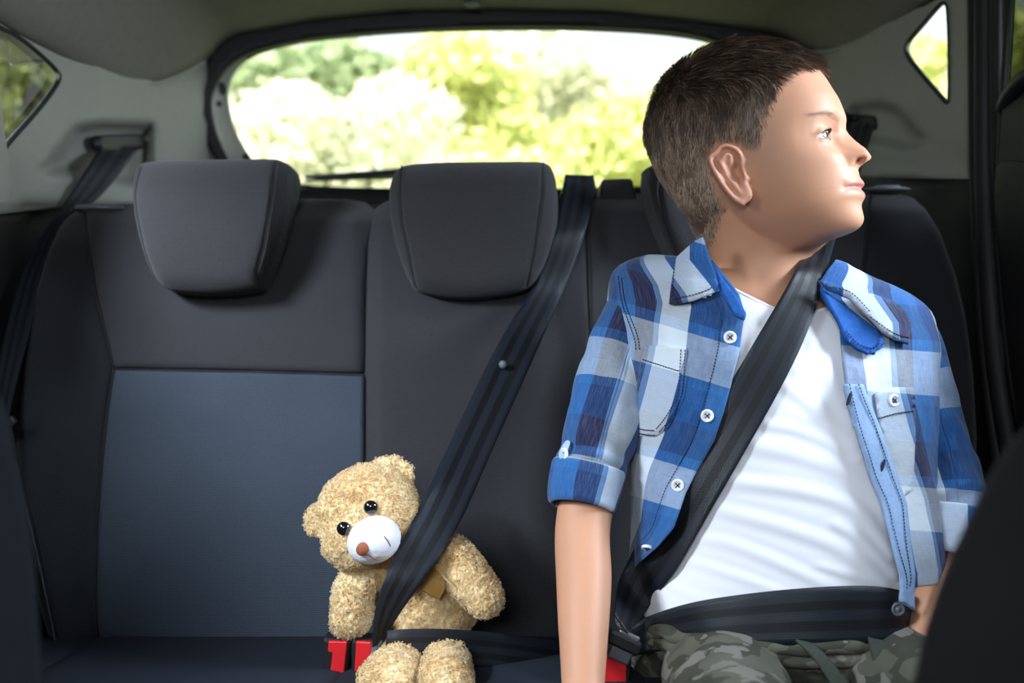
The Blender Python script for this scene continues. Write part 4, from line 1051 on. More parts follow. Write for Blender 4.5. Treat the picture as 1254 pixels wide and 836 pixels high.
# ---- sleeves
def sleeve(name,pts,rad,cuff_pts,cuff_r,seed,u0,flip=1):
    pts=PP(pts); n=110; A=crom(np.c_[pts,rad],n); c=A[:,:3]; r=A[:,3]; T_,N_,B_=frames(c)
    # keep the frame's first axis towards the viewer so that the stripes are placed
    fw=np.array([0,-1.,0]); N_=fw-T_*(T_@fw)[:,None]; N_/=np.linalg.norm(N_,axis=1)[:,None]; B_=np.cross(T_,N_)
    a=np.linspace(0,2*math.pi,121); s=np.r_[0,np.cumsum(np.linalg.norm(np.diff(c,axis=0),axis=1))]
    k=np.linspace(0,1,n)
    def disp(sv,av): return .0042*vnoise(np.stack([sv*26+np.sin(av)*1.2+seed,np.cos(av)*1.3+sv*9,np.sin(av)*1.3+sv*0],-1))+.0022*vnoise(np.stack([sv*60+seed,np.cos(av)*2.2,np.sin(av)*2.2],-1))
    SS,AA=np.meshgrid(s,a,indexing='ij'); D=disp(SS,AA)+.0035*sstep(.72,.95,k)[:,None]*np.sin(SS*200+1.5*np.sin(AA*2+seed))
    D[:, -1]=D[:,0]
    G=c[:,None]+(r[:,None]+D)[...,None]*(np.cos(AA)[...,None]*N_[:,None]+np.sin(AA)[...,None]*B_[:,None])
    ang=((AA+math.pi)%(2*math.pi))-math.pi
    uv=np.stack([u0+flip*np.where(AA>math.pi,AA-2*math.pi,AA)*.036,SS+.045+0*AA],-1)
    uv[:, :,0]=u0+flip*ang*.036
    o=mk(name,G.reshape(-1,3),gridF(n,121),M['plaid'],shirt,uv=uv.reshape(-1,2)); solid(o,.0014,0)
    # rolled cuff: doubled band turned up over the sleeve end
    cp=PP(cuff_pts); CA=crom(np.c_[cp,cuff_r],30); c=CA[:,:3]; r=CA[:,3]; T_,N_,B_=frames(c); N_=fw-T_*(T_@fw)[:,None]; N_/=np.linalg.norm(N_,axis=1)[:,None]; B_=np.cross(T_,N_)
    G=[];k=0; s=np.r_[0,np.cumsum(np.linalg.norm(np.diff(c,axis=0),axis=1))]
    prof=[(i,.0) for i in range(30)]
    D=.0028*vnoise(np.stack([s[:,None]*30+seed+0*a[None],np.cos(a)[None]*1.5+0*s[:,None],np.sin(a)[None]*1.5+0*s[:,None]],-1)); D[:,-1]=D[:,0]
    edge=.0022*(1-np.clip(np.minimum(np.arange(30),29-np.arange(30))/3.,0,1))**2
    G=c[:,None]+(r[:,None]+D-edge[:,None])[...,None]*(np.cos(a)[None,:,None]*N_[:,None]+np.sin(a)[None,:,None]*B_[:,None])
    G2=c[::-1][:,None]+(r[::-1][:,None]+D[::-1]-.0042)[...,None]*(np.cos(a)[None,:,None]*N_[::-1][:,None]+np.sin(a)[None,:,None]*B_[::-1][:,None])
    GG=np.concatenate([G,G2],0); uv=np.stack([np.broadcast_to(u0+.012+flip*(((a+math.pi)%(2*math.pi))-math.pi)[None]*.036,(60,121)),np.broadcast_to(np.r_[s,s[::-1]][:,None]+.155,(60,121))],-1)
    cf=mk('cuff',GG.reshape(-1,3),gridF(60,121),M['plaid'],shirt,uv=uv.reshape(-1,2)); return o,cf
sleeve('sleeve',[(800,362,1.06),(776,400,1.055),(752,470,1.04),(732,540,1.02),(719,590,1.003)],[.037,.0400,.0395,.0370,.031],
       [(722,570,1.006),(716,598,1.0),(712,622,.993)],[.0375,.0365,.0335],3.0,.084,1)
sleeve('sleeve',[(1076,392,1.06),(1102,430,1.055),(1130,510,1.04),(1150,585,1.02),(1160,640,1.0)],[.036,.0385,.0385,.0400,.0365],
       [(1160,626,1.006),(1159,655,.998),(1155,684,.990)],[.0445,.0430,.0390],9.0,.0385,1)

# ---- pieces laid on the shirt front
def patch(name,poly,off,mat,parent,th=.0018,uvside=None,res=5,yf=None,ush=0.0,**k):
    pl=resample(crom(poly,len(poly)*8,True) if k.pop('soft',False) else poly,max(60,len(poly)*8),True)
    W,T,V=flat_panel(pl,(lambda a,b:sh_front(a,b,off)) if yf is None else yf,[],res)
    uv=None if uvside is None else uvl(V[:,0],V[:,1],uvside)+np.array([ush,0])
    o=mk(name,W,T,mat,parent,uv=uv,**k); solid(o,th,-1); return o
def stitch(lines,off,parent,yf=None):
    mb=MB(); f=yf or (lambda a,b:sh_front(a,b))
    for l in lines: 
        q=dots(l,f,off,.00055,.0032,.0021)
        if q.n: mb.add(q.verts(),q.F)
    return mb
# chest pocket on the left-hand panel
pk=patch('pocket',[(786,424),(814,422),(841,425),(838,450),(834,480),(826,508),(818,524),(803,534),(786,534),(768,531),(774,500),(781,462)],.0035,M['plaid'],shirt,.0024,-1)
mb=stitch([[(787,440),(812,448),(834,455)],[(839,428),(835,480),(822,510),(806,530)],[(834,428),(830,478),(818,506),(803,526)],[(771,521),(788,526),(803,527)],[(768,527),(790,532),(803,533)]],.0052,shirt)
mb.build('stitching',M['stitch'],pk)
# front stitching of the left placket
LP=[(py,float(np.interp(py,OL[:,0],OL[:,1]))) for py in (392,433,480,505,540,582,603,646,664)]
mb=stitch([[(x-27,y) for y,x in LP],],.0012,shirt)
mb.build('stitching',M['stitch'],shirt)
for l_ in ([(757,338),(762,372),(776,412),(779,430)],[(761,340),(766,372),(780,410),(783,428)]): stitch([l_],.003,shirt).build('stitching',M['stitch'],shirt)
# right-hand placket, turned back
RP=np.array([(py,np.interp(py,OR[:,0],OR[:,1])) for py in (470,490,525,560,586,616,640,669,705,722)])
wid=np.interp(RP[:,0],[470,525,600,722],[22,30,31,14])
poly=[(x-1,y) for y,x in RP]+[(1103,736),(1121,748)]+[(x+w_,y) for (y,x),w_ in list(zip(RP,wid))[::-1]]
pr_=patch('placket',poly,.0045,M['placket'],shirt,.0025)
for l_ in ([(x+5,y) for y,x in RP],[(x+w_-6,y) for (y,x),w_ in zip(RP,wid)]): stitch([l_],.0062,shirt).build('stitching',M['stitch'],pr_)
for bx_0,by_0 in ((1081,570),(1040,488)):
    c_=P(bx_0,by_0,float(sh_front(bx_0,by_0))-.0068); mk('buttonhole',*ellipsoid(c_,(.0018,.0010,.0070),rot('Y',18)),M['stitch'],pr_)
# right chest pocket corner
pk2=patch('pocket',[(1072,482),(1095,474),(1120,474),(1122,520),(1118,600),(1100,612),(1084,560),(1076,515)],.0035,M['plaid'],shirt,.0022,1)
mb=stitch([[(1076,512),(1098,506),(1120,503)]],.0052,shirt); mb.build('stitching',M['stitch'],pk2)
# ---- buttons
def button(px,py,Y=None,r=.0062,parent=shirt,nrm=(0,-1,0),mat='button'):
    Y=float(sh_front(px,py))-.0028 if Y is None else Y
    c=P(px,py,Y); n=np.array(nrm,float); n/=np.linalg.norm(n); a=np.cross(n,[0,0,1.]); a/=np.linalg.norm(a); b=np.cross(n,a)
    pr=[(0.02,.0004),(.55,.0004),(.62,.0012),(.9,.0015),(1,.0008),(1,-.001),(.9,-.0018),(.02,-.0018)]
    th=np.linspace(0,2*math.pi,40,endpoint=False)
    G=np.array([c+r*q*(np.cos(th)[:,None]*a+np.sin(th)[:,None]*b)+n*h for q,h in pr]); V,Fs=capgrid(G)
    o=mk('button',V,Fs,M[mat],parent)
    mb=MB()
    for s in (1,-1): mb.add(*tube(np.array([c+n*.001+(a*s+b)*.0019,c+n*.0016,c+n*.001-(a*s+b)*.0019]),.00055,5))
    if parent is not shirt: return o
    mb.build('button_thread',M['stitch'],o) if False else None
    return o,mb
def button2(*a,**k):
    r=button(*a,**k)
    if isinstance(r,tuple):
        o,mb=r; o.data.materials.append(M['stitch']); V=mb.verts()-wloc(o); n0=len(o.data.vertices)
        import bmesh; bm=bmesh.new(); bm.from_mesh(o.data); vs_=[bm.verts.new(v) for v in V.tolist()]; bm.verts.ensure_lookup_table()
        for f in mb.F:
            try: ff=bm.faces.new([vs_[i] for i in f]); ff.material_index=1
            except ValueError: pass
        bm.to_mesh(o.data); bm.free(); return o
    return r
for bx,by,nr_ in ((894,413,(-.2,-1,.1)),(866,509,(-.2,-1,0)),(830,594,(-.3,-1,0)),(793,671,(-.2,-.5,-.85)),(1095,490,(.3,-1,0))): button2(bx,by,nrm=nr_)
cb=P(690,557,.975); 
# sleeve roll-up tab with its button
button2(690,556,Y=.985,r=.0066,nrm=(-.85,-.5,.1))
A,B=tube(PP([(694,543,.990),(690,553,.985),(690,561,.984),(691,568,.987)]),[.004,.0045,.0045,.004],10,16,flat=.3); mk('sleeve_tab',A,B,M['cuffpale'],shirt)
# ---- collar: band round the neck and two leaves
def leafy(px,py,a,b,c,d=0): return a+0*px
def ycl(px,py):   # left leaf: rests on the shirt, rises against the neck
    base=sh_front(np.clip(px,700,1200),np.maximum(py,338),.009); return np.minimum(base,1.005-.0*py)-.002*np.sin((px-820)/60*3)
cl_=patch('collar',[(861,290),(852,294),(840,304),(828,315),(823,338),(819,372),(832,371),(848,368),(866,361),(881,355),(877,338),(870,318)],.0,M['plaid'],shirt,.0035,-1,4,ycl,.030)
mb=stitch([[(824,366),(848,361),(866,355),(874,350)],[(826,320),(824,345),(823,364)]],.0012,shirt,ycl); mb.build('stitching',M['stitch'],cl_)
patch('collar_stand',[(876,326),(884,340),(896,354),(908,372),(914,384),(912,392),(900,386),(892,372),(882,358),(880,350)],.0,M['collarblue'],shirt,.003,None,4,lambda a,b:sh_front(a,np.maximum(b,345),.0065))
def ycr(px,py): return np.minimum(sh_front(np.minimum(px,1095),np.maximum(py,358),.011)+np.maximum(px-1095,0)*.0006,1.04)-.003*np.sin((px-1005)/110*3.1)
cr_=patch('collar',[(1003,343),(1018,346),(1040,354),(1070,360),(1094,368),(1108,380),(1116,396),(1114,421),(1100,416),(1082,406),(1066,389),(1040,364),(1013,355)],.0,M['plaid'],shirt,.0035,1,4,ycr)
mb=stitch([[(1066,388),(1084,401),(1100,410),(1113,413)],[(1012,350),(1042,358),(1068,384)]],.0012,shirt,ycr); mb.build('stitching',M['stitch'],cr_)
cs_=patch('collar_stand',[(1005,352),(1020,363),(1040,377),(1062,394),(1078,406),(1083,416),(1079,427),(1066,433),(1050,427),(1034,412),(1026,392),(1012,370)],.0,M['collarblue'],shirt,.003,None,4,lambda a,b:sh_front(a,np.maximum(b,352),.0085))
mb=stitch([[(1036,405),(1050,420),(1066,426),(1076,421),(1077,410)]],.0012,shirt,lambda a,b:sh_front(a,np.maximum(b,352),.0085)); mb.build('stitching',M['stitch'],cs_)
# band round the back of the neck
th=np.linspace(math.radians(181),math.radians(366),90); cN=P(930,306,1.055); G=[]
for k in range(10):
    q=k/9.; r0=.062+.006*q; z=np.interp(th,[th[0],th[45],th[-1]],[.006,.018,-.026])+.004-.024*q
    G.append(np.stack([cN[0]+(r0+.004)*np.cos(th),cN[1]-(r0-.004)*np.sin(th),cN[2]+z],-1))
o=mk('collar_band',np.array(G).reshape(-1,3),gridF(10,90),M['plaid'],shirt,uv=np.stack(np.meshgrid(np.linspace(0,.1,10),np.linspace(0,.2,90),indexing='ij'),-1).reshape(-1,2)); solid(o,.003,0)

# ---- trousers
tr_=MB()
zz2=np.linspace(.445,.520,24); ph2=np.linspace(0,2*math.pi,140,endpoint=False)
G=[]
for z in zz2:
    p=torso_pt(ph2,np.full(140,z),.013); e=.006*vnoise(np.c_[ph2*6,np.full(140,z*40),ph2*0]); p[:,1]-=e+.004*sstep(.47,.50,z); G.append(p)
tr_.add(*capgrid(np.array(G)))
for L in LEGS: tr_.add(*tube(np.array(L[:5],float),[.058,.058,.058,.052,.046],28,60))
Vt,Ft=remeshed(tr_,.0030); Vt=relax_m(Vt,Ft,np.ones(len(Vt)),5); Nt=vnormals(Vt,Ft)
dsp=.0035*vnoise(Vt*np.array([22,22,60]))+.0018*vnoise(Vt*np.array([60,60,120]))
pan=mk('trousers',Vt+Nt*dsp[:,None],Ft,M['camo'],boy,label='olive camouflage trousers')
# waistband with casing folds
a=np.linspace(0,2*math.pi,200,endpoint=False)
mbw=MB()
for zc_,rr_,of in ((.5155,.0085,.016),(.5030,.0065,.018)):
    c_=torso_pt(a,np.full(200,zc_),of)+np.c_[0*a,-.0*a,.003*vnoise(np.c_[a*8,a*0+zc_*50,a*0])]; pts=np.vstack([c_,c_[:1]]); 
    mbw.add(*tube(pts,rr_*(1+.25*vnoise(np.c_[np.arange(201)*.35,np.zeros(201),np.zeros(201)])),10,round_ends=False))
mbw.build('waistband',M['camo'],pan)
for pts in ([(985,786,.915),(1000,800,.905),(1016,820,.898),(1030,842,.893)],[(1074,783,.92),(1078,800,.91),(1082,820,.905),(1084,842,.90)]):
    q=PP(pts); rows_=[(p+np.array([-.0085,0,.002]),p+np.array([.0085,0,-.002])) for p in q]
    V,Fs,uv=ribbon(rows_,6,24); o=mk('drawstring',V,Fs,M['cord'],pan); solid(o,.0025,0)
# ============================================================= seat belts
def belt_part(name,rows,parent,n=110,across=9,th=.0013):
    V,Fs,uv=ribbon(rows,across,n); o=mk(name,V,Fs,M['web'],parent,uv=uv); solid(o,th,0); return o
def buckle(px,py,Y,h,wd,label,lean=0,dp=.028,redfull=True):
    c=P(px,py,Y); r=thing('seat_belt_buckle',c-np.array([0,0,h]),label,'seat belt buckle')
    mb=MB(); R=rot('Y',lean)
    V,Fs=box((0,0,-h/2),(wd,dp,h)); V=V.copy(); V[V[:,2]<-h*.5,0]*=.8; mb.add(V@R.T+c,Fs); o=mb.build('buckle_body',M['black'],r,smooth=False); bev(o,.004,3)
    return r,c,R
# ---- the boy's belt
bb=thing('seat_belt',P(1050,150,1.6),'black belt worn diagonally across the boy and over his lap','seat belt')
def tf(px,py,off): return float(front_px(px,py,off,None))
raw=[((1044,150,1.56),(1072,150,1.56)),((1022,215,1.36),(1052,215,1.36)),((1002,262,1.20),(1036,262,1.20)),((990,292,1.09),(1024,291,1.09)),((978,322,1.0),(1014,325,1.0)),((960,357,0),(1003,366,0)),((930,408,0),(981,424,0)),((897,464,0),(951,484,0)),((862,525,0),(912,553,0)),((828,582,0),(870,625,0)),((792,645,0),(828,697,0)),((760,706,0),(795,742,0)),((752,752,.955),(772,782,.96))]
rows=[]
for a,b in raw:
    q=[]
    for p in (a,b):
        Y=p[2] if p[2]>0 else tf(max(p[0],790),p[1],.0125)+(.010 if p[0]<800 else 0)
        q.append(P(p[0],p[1],Y))
    rows.append(tuple(q))
belt_part('shoulder_webbing',rows,bb,160)
lapL=[((772,768,.965),(765,806,.965)),((800,752,0),(800,798,0)),((860,735,0),(868,792,0)),((960,722,0),(962,790,0)),((1050,717,0),(1052,788,0)),((1100,722,0),(1106,784,0)),((1130,735,.99),(1136,786,.99)),((1150,750,1.05),(1156,800,1.05))]
rows=[]
for a,b in lapL:
    q=[]
    for p in (a,b):
        Y=p[2] if p[2]>0 else tf(p[0],p[1],.021); q.append(P(p[0],p[1],Y))
    rows.append(tuple(q))
belt_part('lap_webbing',rows,bb,120)
def stud(px,py,Y,parent,r=.0058,name='belt_button',mat='greyplastic'):
    mb=MB(); c=P(px,py,Y); th=np.linspace(0,2*math.pi,32,endpoint=False)
    G=np.array([c+np.stack([r*q*np.cos(th),0*th-h,r*q*np.sin(th)],-1) for q,h in ((1,-.001),(1,.002),(.9,.003),(.72,.0032),(.62,.002),(.35,.002),(.28,.0035),(.03,.0037))]); V,Fs=capgrid(G); return mk(name,V,Fs,M[mat],parent)
stud(1099,745,tf(1099,745,.0215)-.002,bb,.0064)
A,B=box(P(764,792,.962),(.022,.006,.03),rot('Y',25)); o=mk('tongue',A,B,M['chrome'],bb,smooth=False); bev(o,.002,2)
A,B=box(P(764,786,.958),(.034,.010,.014),rot('Y',25)); o=mk('tongue_grip',A,B,M['black'],bb,smooth=False); bev(o,.003,2)
r3,c3,R3=buckle(750,796,.99,.065,.036,'seat belt buckle with red button beside the boy\'s hip, mostly behind his forearm')
Vr,Fr=box((0,-.0148,-.014),(.024,.004,.030)); o=mk('release_button',Vr@R3.T+c3,Fr,M['redplastic'],r3,smooth=False,label='red release button'); bev(o,.0015,2)

# ---- the bear's belt
eb=thing('seat_belt',P(712,222,1.37),'black belt with raised stripes buckled diagonally across the teddy bear','seat belt')
raw=[((692,214,1.342),(727,215,1.342)),((688,236,1.325),(728,236,1.325)),((677,288,1.268),(716,286,1.268)),((655,348,1.252),(692,350,1.252)),((622,400,1.195),(667,408,1.195)),((594,452,1.155),(646,455,1.155)),((545,555,1.085),(602,553,1.085)),((514,620,1.030),(566,634,1.035)),((479,690,.990),(530,694,1.0)),((460,745,.992),(490,750,1.0)),((456,792,1.005),(468,786,1.015))]
belt_part('shoulder_webbing',[(P(*a),P(*b)) for a,b in raw],eb,170)
raw=[((474,772,1.00),(470,812,1.00)),((500,770,1.0),(500,812,1.0)),((545,770,1.01),(545,814,1.01)),((600,774,1.03),(600,818,1.03)),((660,782,1.06),(660,826,1.06)),((700,790,1.09),(700,836,1.09))]
belt_part('lap_webbing',[(P(*a),P(*b)) for a,b in raw],eb,60)
stud(565,799,1.008,eb,.0072)
# stop button on the diagonal part (the ribbon runs straight there)
k_=PP([(616,446,1.153)])[0]; mb=MB(); mb.add(*ellipsoid(k_+np.array([0,-.004,0]),(.0048,.0034,.0048))); mb.build('stop_button',M['greyplastic'],eb,label='round grey stop button')
A,B=box(P(462,786,1.012),(.010,.005,.026),rot('Y',8)); o=mk('tongue',A,B,M['greyplastic'],eb,smooth=False); bev(o,.002,2)
# ---- buckles
r1,c1,R1=buckle(416,777,1.035,.055,.031,'left black seat belt buckle with an exposed red button, below the bear\'s arm',4)
# red button: upright bar with a foot on the left, like the photo
prof_=np.array([(-.0085,-.002),(.011,-.001),(.0095,-.038),(-.0115,-.040),(-.0115,-.034),(-.0045,-.033),(-.0035,-.014),(-.0085,-.013)])
V0=np.c_[prof_[:,0],np.full(8,-.0175),prof_[:,1]]; V1=V0+np.array([0,.006,0]); V_=np.vstack([V0,V1])@R1.T+c1
o=mk('release_button',V_,[list(range(8)),list(range(15,7,-1))]+[[i,8+i,8+(i+1)%8,(i+1)%8] for i in range(8)],M['redplastic'],r1,smooth=False,label='red release button'); bev(o,.0014,2)
r2,c2,R2=buckle(450,778,1.03,.055,.030,'black seat belt buckle holding the bear\'s belt tongue, with a red button',3)
Vr,Fr=box((-.001,-.0155,-.018),(.016,.005,.034)); o=mk('release_button',Vr@R2.T+c2,Fr,M['redplastic'],r2,smooth=False,label='red release button'); bev(o,.0015,2)
# ---- unused belt at the left
lbt=thing('seat_belt',P(150,176,1.60),'unused black belt hanging from the left pillar slot down beside the seat','seat belt')
raw=[((121,178,1.60),(170,180,1.71)),((116,190,1.50),(160,196,1.56)),((86,238,1.395),(120,243,1.445)),((48,292,1.33),(80,270,1.36)),((24,345,1.28),(56,326,1.30)),((6,410,1.22),(38,400,1.24)),((-6,470,1.17),(20,470,1.19)),((-14,530,1.12),(8,522,1.15))]
belt_part('shoulder_webbing',[(P(*a),P(*b)) for a,b in raw],lbt,140)
raw=[((4,522,1.135),(14,522,1.155)),((18,580,1.14),(26,580,1.16)),((40,660,1.14),(46,660,1.16)),((62,760,1.14),(67,760,1.16)),((74,830,1.13),(79,830,1.15))]
belt_part('lower_webbing',[(P(*a),P(*b)) for a,b in raw],lbt,60,5)
A,B=box(P(10,519,1.135),(.020,.008,.010),rot('Y',-38)); o=mk('tongue',A,B,M['black'],lbt,smooth=False); bev(o,.002,2)
# the slot it comes out of
pts=[(119,175),(122,167),(135,165),(165,164),(175,165),(178,172),(176,181),(160,184),(140,185),(124,184)]
W,T,V=flat_panel(smooth_closed(pts,50),lambda a,b:np.interp(a,WPX,WYY)+.034,[],6); o=solid(mk('belt_slot',W,T,M['black']),.012,-1); props(o,'black belt slot bezel set in the left grey pillar trim','belt slot')
pts=[(1036,142),(1066,141),(1072,147),(1072,158),(1064,160),(1036,160)]
W,T,V=flat_panel(smooth_closed(pts,50),lambda a,b:yr(a,b)-.006,[],6); o=solid(mk('belt_slot',W,T,M['black']),.012,-1); props(o,'black belt slot bezel in the right pillar trim behind the boy\'s face','belt slot')
# ============================================================= teddy bear
bear=thing('teddy_bear',P(515,800,1.06),'golden terry teddy bear with a white muzzle strapped under the middle belt','teddy bear')
BY=1.045; bs=BY/F
hc=P(452,632,1.045); tilt=rot('Y',-24)      # head leans to the left of the picture
HR=rot('Y',-24)@rot('Z',-8)
bm_=MB()
bm_.add(*ellipsoid(hc,(.0545,.047,.054),HR))
bm_.add(*ellipsoid(P(440,655,1.03),(.040,.036,.034),HR))               # cheeks
# ears: flattened, cupped
def earb(c,R,w=.021,h=.021,t=.009):
    V,Fs=ellipsoid((0,0,0),(w,t,h),None,24,32); V=V.copy(); V[:,1]+=.010*np.exp(-((V[:,0]/w)**2+(V[:,2]/h)**2)*1.6)*(V[:,1]<0); return V@R.T+np.asarray(c),Fs
bm_.add(*earb(P(393,636,1.05),rot('Y',-60)@rot('Z',50),.022,.018)); bm_.add(*earb(P(482,578,1.055),rot('Y',18)@rot('Z',-8),.024,.017))
# body, arms, feet
bm_.add(*ellipsoid(P(522,715,1.085),(.058,.045,.062)))
bm_.add(*ellipsoid(P(528,745,1.075),(.050,.044,.036)))
bm_.add(*ellipsoid(P(490,690,1.08),(.045,.036,.040)))
bm_.add(*tube(PP([(478,688,1.065),(452,700,1.045),(434,722,1.035),(430,756,1.03)]),[.021,.021,.0205,.0215],20,30))
bm_.add(*tube(PP([(530,668,1.06),(556,686,1.04),(576,710,1.03),(592,730,1.025)]),[.023,.0235,.0225,.021],20,30))
bm_.add(*tube(PP([(505,790,1.06),(488,818,1.0),(476,836,.965)]),[.024,.025,.030],20,24))
bm_.add(*tube(PP([(545,790,1.06),(546,818,1.0),(545,836,.965)]),[.024,.025,.028],20,24))
Vb2,Fb2=remeshed(bm_,.0016); Vb2=relax_m(Vb2,Fb2,np.ones(len(Vb2)),8); Nb2=vnormals(Vb2,Fb2)
if ((Vb2-hc)*Nb2)[np.linalg.norm(Vb2-hc,axis=1)<.05].sum()<0: Nb2=-Nb2
d=.0014*vnoise(Vb2*260)+.0012*vnoise(Vb2*520+7)+.0015*vnoise(Vb2*70)
# seams: belly, neck
crease=gauss((Vb2[:,0]-P(520,0,1.05)[0])+.10*(Vb2[:,2]-P(0,740,1.05)[2]),.0022)*(Vb2[:,1]<1.07)*sstep(P(0,700,1.05)[2],P(0,725,1.05)[2],Vb2[:,2])*0
Vb2=Vb2+Nb2*(d-.003*crease)[:,None]
tn=np.clip(.5+.5*vnoise(Vb2*300)+.3*vnoise(Vb2*45),0,1)
def terry():
    m,t,b=nt('golden_terry'); a=t.nodes.new('ShaderNodeVertexColor'); a.layer_name='tone'; s=t.nodes.new('ShaderNodeSeparateColor'); t.links.new(a.outputs[0],s.inputs[0])
    t.links.new(ramp(t,s.outputs[0],[(0,(.46,.25,.085)),(.5,(.78,.54,.25)),(1,(.92,.76,.47))]),b.inputs['Base Color']); b.inputs['Roughness'].default_value=.85; b.inputs['Sheen Weight'].default_value=.4
    b.inputs['Specular IOR Level'].default_value=.2; bump(t,b,noise(t,texco(t),700,3),.5,.0015); return m
M['terry']=terry()
body_b=mk('bear_body',Vb2,Fb2,M['terry'],bear,col=np.repeat(tn[:,None],3,1))
# looped pile
n=30000; idx=RNG.integers(0,len(Vb2),n); r0=Vb2[idx]; nn=Nb2[idx]; dr=RNG.normal(0,1,(n,3)); dr-=nn*(dr*nn).sum(1)[:,None]; dr/=np.linalg.norm(dr,axis=1)[:,None]
mid=r0+nn*.0040+dr*.0018; tip=r0+dr*.0036+nn*.0006
V,Fs=strands(r0-nn*.0006,mid,tip,.00042); t_=np.repeat(np.clip(.62+RNG.normal(0,.25,n)+.3*vnoise(r0*45),0,1),12)
mk('pile',V,Fs,M['terry'],bear,col=np.repeat(t_[:,None],3,1))
# muzzle
M['plush']=plain('white_plush',(.80,.80,.86),.9,0,.15,500,.12,.0012); M['brownnose']=plain('brown_nose',(.30,.085,.04),.6,0,.3,300,.3,.0004); M['blackbead']=plain('black_bead',(.006,.006,.007),.08,0,.6,20,.1,0,.8)
mc=P(458,661,.994); V,Fs=ellipsoid(mc,(.0275,.024,.0232),rot('Y',-24)@rot('Z',-10),48,64); V=V+.0005*vnoise(V*500)[:,None]
mz=mk('muzzle',V,Fs,M['plush'],bear,label='white muzzle')
# nose and mouth stand on the muzzle
def on_ell(px,py,off):
    R=rot('Y',-24)@rot('Z',-10); d=np.array([(px-627)/F,1,-(py-418)/F]); o=np.array([0,0,ZC]); S=np.diag([1/.0275,1/.024,1/.0232])@R.T
    a=S@d; b=S@(o-mc); A_=a@a; B_=2*a@b; C_=b@b-(1+off/.024)**2; D_=max(B_*B_-4*A_*C_,0); t_=(-B_-math.sqrt(D_))/(2*A_); return o+d*t_
V,Fs=ellipsoid(on_ell(444,672,.0005),(.0062,.0045,.0070),rot('Y',30),20,24); mk('nose',V,Fs,M['brownnose'],mz,label='small brown nose')
mb=MB(); mb.add(*tube(np.array([on_ell(a,b,.0002) for a,b in ((446,678),(452,680),(458,684),(463,685))]),.0006,6,16)); mb.add(*tube(np.array([on_ell(a,b,.0002) for a,b in ((471,657),(475,662),(478,668))]),.0006,6,16)); mb.build('mouth',M['brownnose'],mz)
# eyes
def surfY(V,px,py):
    q=np.c_[627+V[:,0]/V[:,1]*F,418-(V[:,2]-ZC)/V[:,1]*F]; k=np.hypot(q[:,0]-px,q[:,1]-py)<4; return V[k,1].min()
for px,py in ((454,621),(421,647)):
    V,Fs=ellipsoid(P(px,py,surfY(Vb2,px,py)-.0015),(.0072,.0055,.0072)); mk('eye',V,Fs,M['blackbead'],bear)
# gold organza ribbon end at the chest
m,t,b=nt('gold_organza'); b.inputs['Base Color'].default_value=(.62,.36,.08,1); b.inputs['Roughness'].default_value=.35; b.inputs['Alpha'].default_value=.75; b.inputs['Sheen Weight'].default_value=.5; M['organza']=m
V,Fs,uv=ribbon([(P(530,694,1.028),P(542,700,1.026)),(P(522,708,1.024),P(546,716,1.018)),(P(516,722,1.022),P(538,734,1.018))],8,20); o=mk('ribbon',V,Fs,M['organza'],bear,label='gold sheer ribbon end'); solid(o,.0006,0)
mb=MB(); mb.add(*tube(PP([(532,692,1.02),(540,703,1.012),(554,716,1.004)]),.0007,5,14)); mb.build('ribbon_edge',M['organza'],bear)
# ============================================================= outside: lawn, trees
M['lawn']=plain('lawn_green',(.15,.165,.08),.9,0,.1,3,.4)
lw=np.array([(-40,2.3,-.45),(40,2.3,-.45),(60,90,-.45),(-60,90,-.45)])
props(mk('ground',lw,[[0,1,2,3]],M['lawn'],smooth=False),kind='structure')
def leafmat(name,c1,c2,trans=.35):
    m,t,b=nt(name); g=t.nodes.new('ShaderNodeNewGeometry'); co=texco(t)
    t.links.new(mixc(t,c1,c2,noise(t,co,1.7,3)),b.inputs['Base Color']); b.inputs['Roughness'].default_value=.5
    tr=t.nodes.new('ShaderNodeBsdfTranslucent'); tr.inputs[0].default_value=c4([min(1,v*1.3) for v in c2])
    mx=t.nodes.new('ShaderNodeMixShader'); mx.inputs[0].default_value=trans; out=[n for n in t.nodes if n.type=='OUTPUT_MATERIAL'][0]
    t.links.new(b.outputs[0],mx.inputs[1]); t.links.new(tr.outputs[0],mx.inputs[2]); t.links.new(mx.outputs[0],out.inputs[0]); return m
M['leaf1']=leafmat('leaf_yellow_green',(.50,.52,.18),(.74,.76,.38))
M['leaf2']=leafmat('leaf_green',(.12,.20,.07),(.30,.38,.14))
M['leaf3']=leafmat('leaf_pale',(.66,.66,.46),(.85,.84,.66))
M['leaf4']=leafmat('leaf_olive',(.10,.12,.04),(.20,.22,.08),.15)
M['leaf5']=leafmat('leaf_soft_green',(.20,.28,.14),(.46,.52,.30))
M['bark']=plain('bark',(.10,.075,.05),.9,0,.1,12,.4,.01)
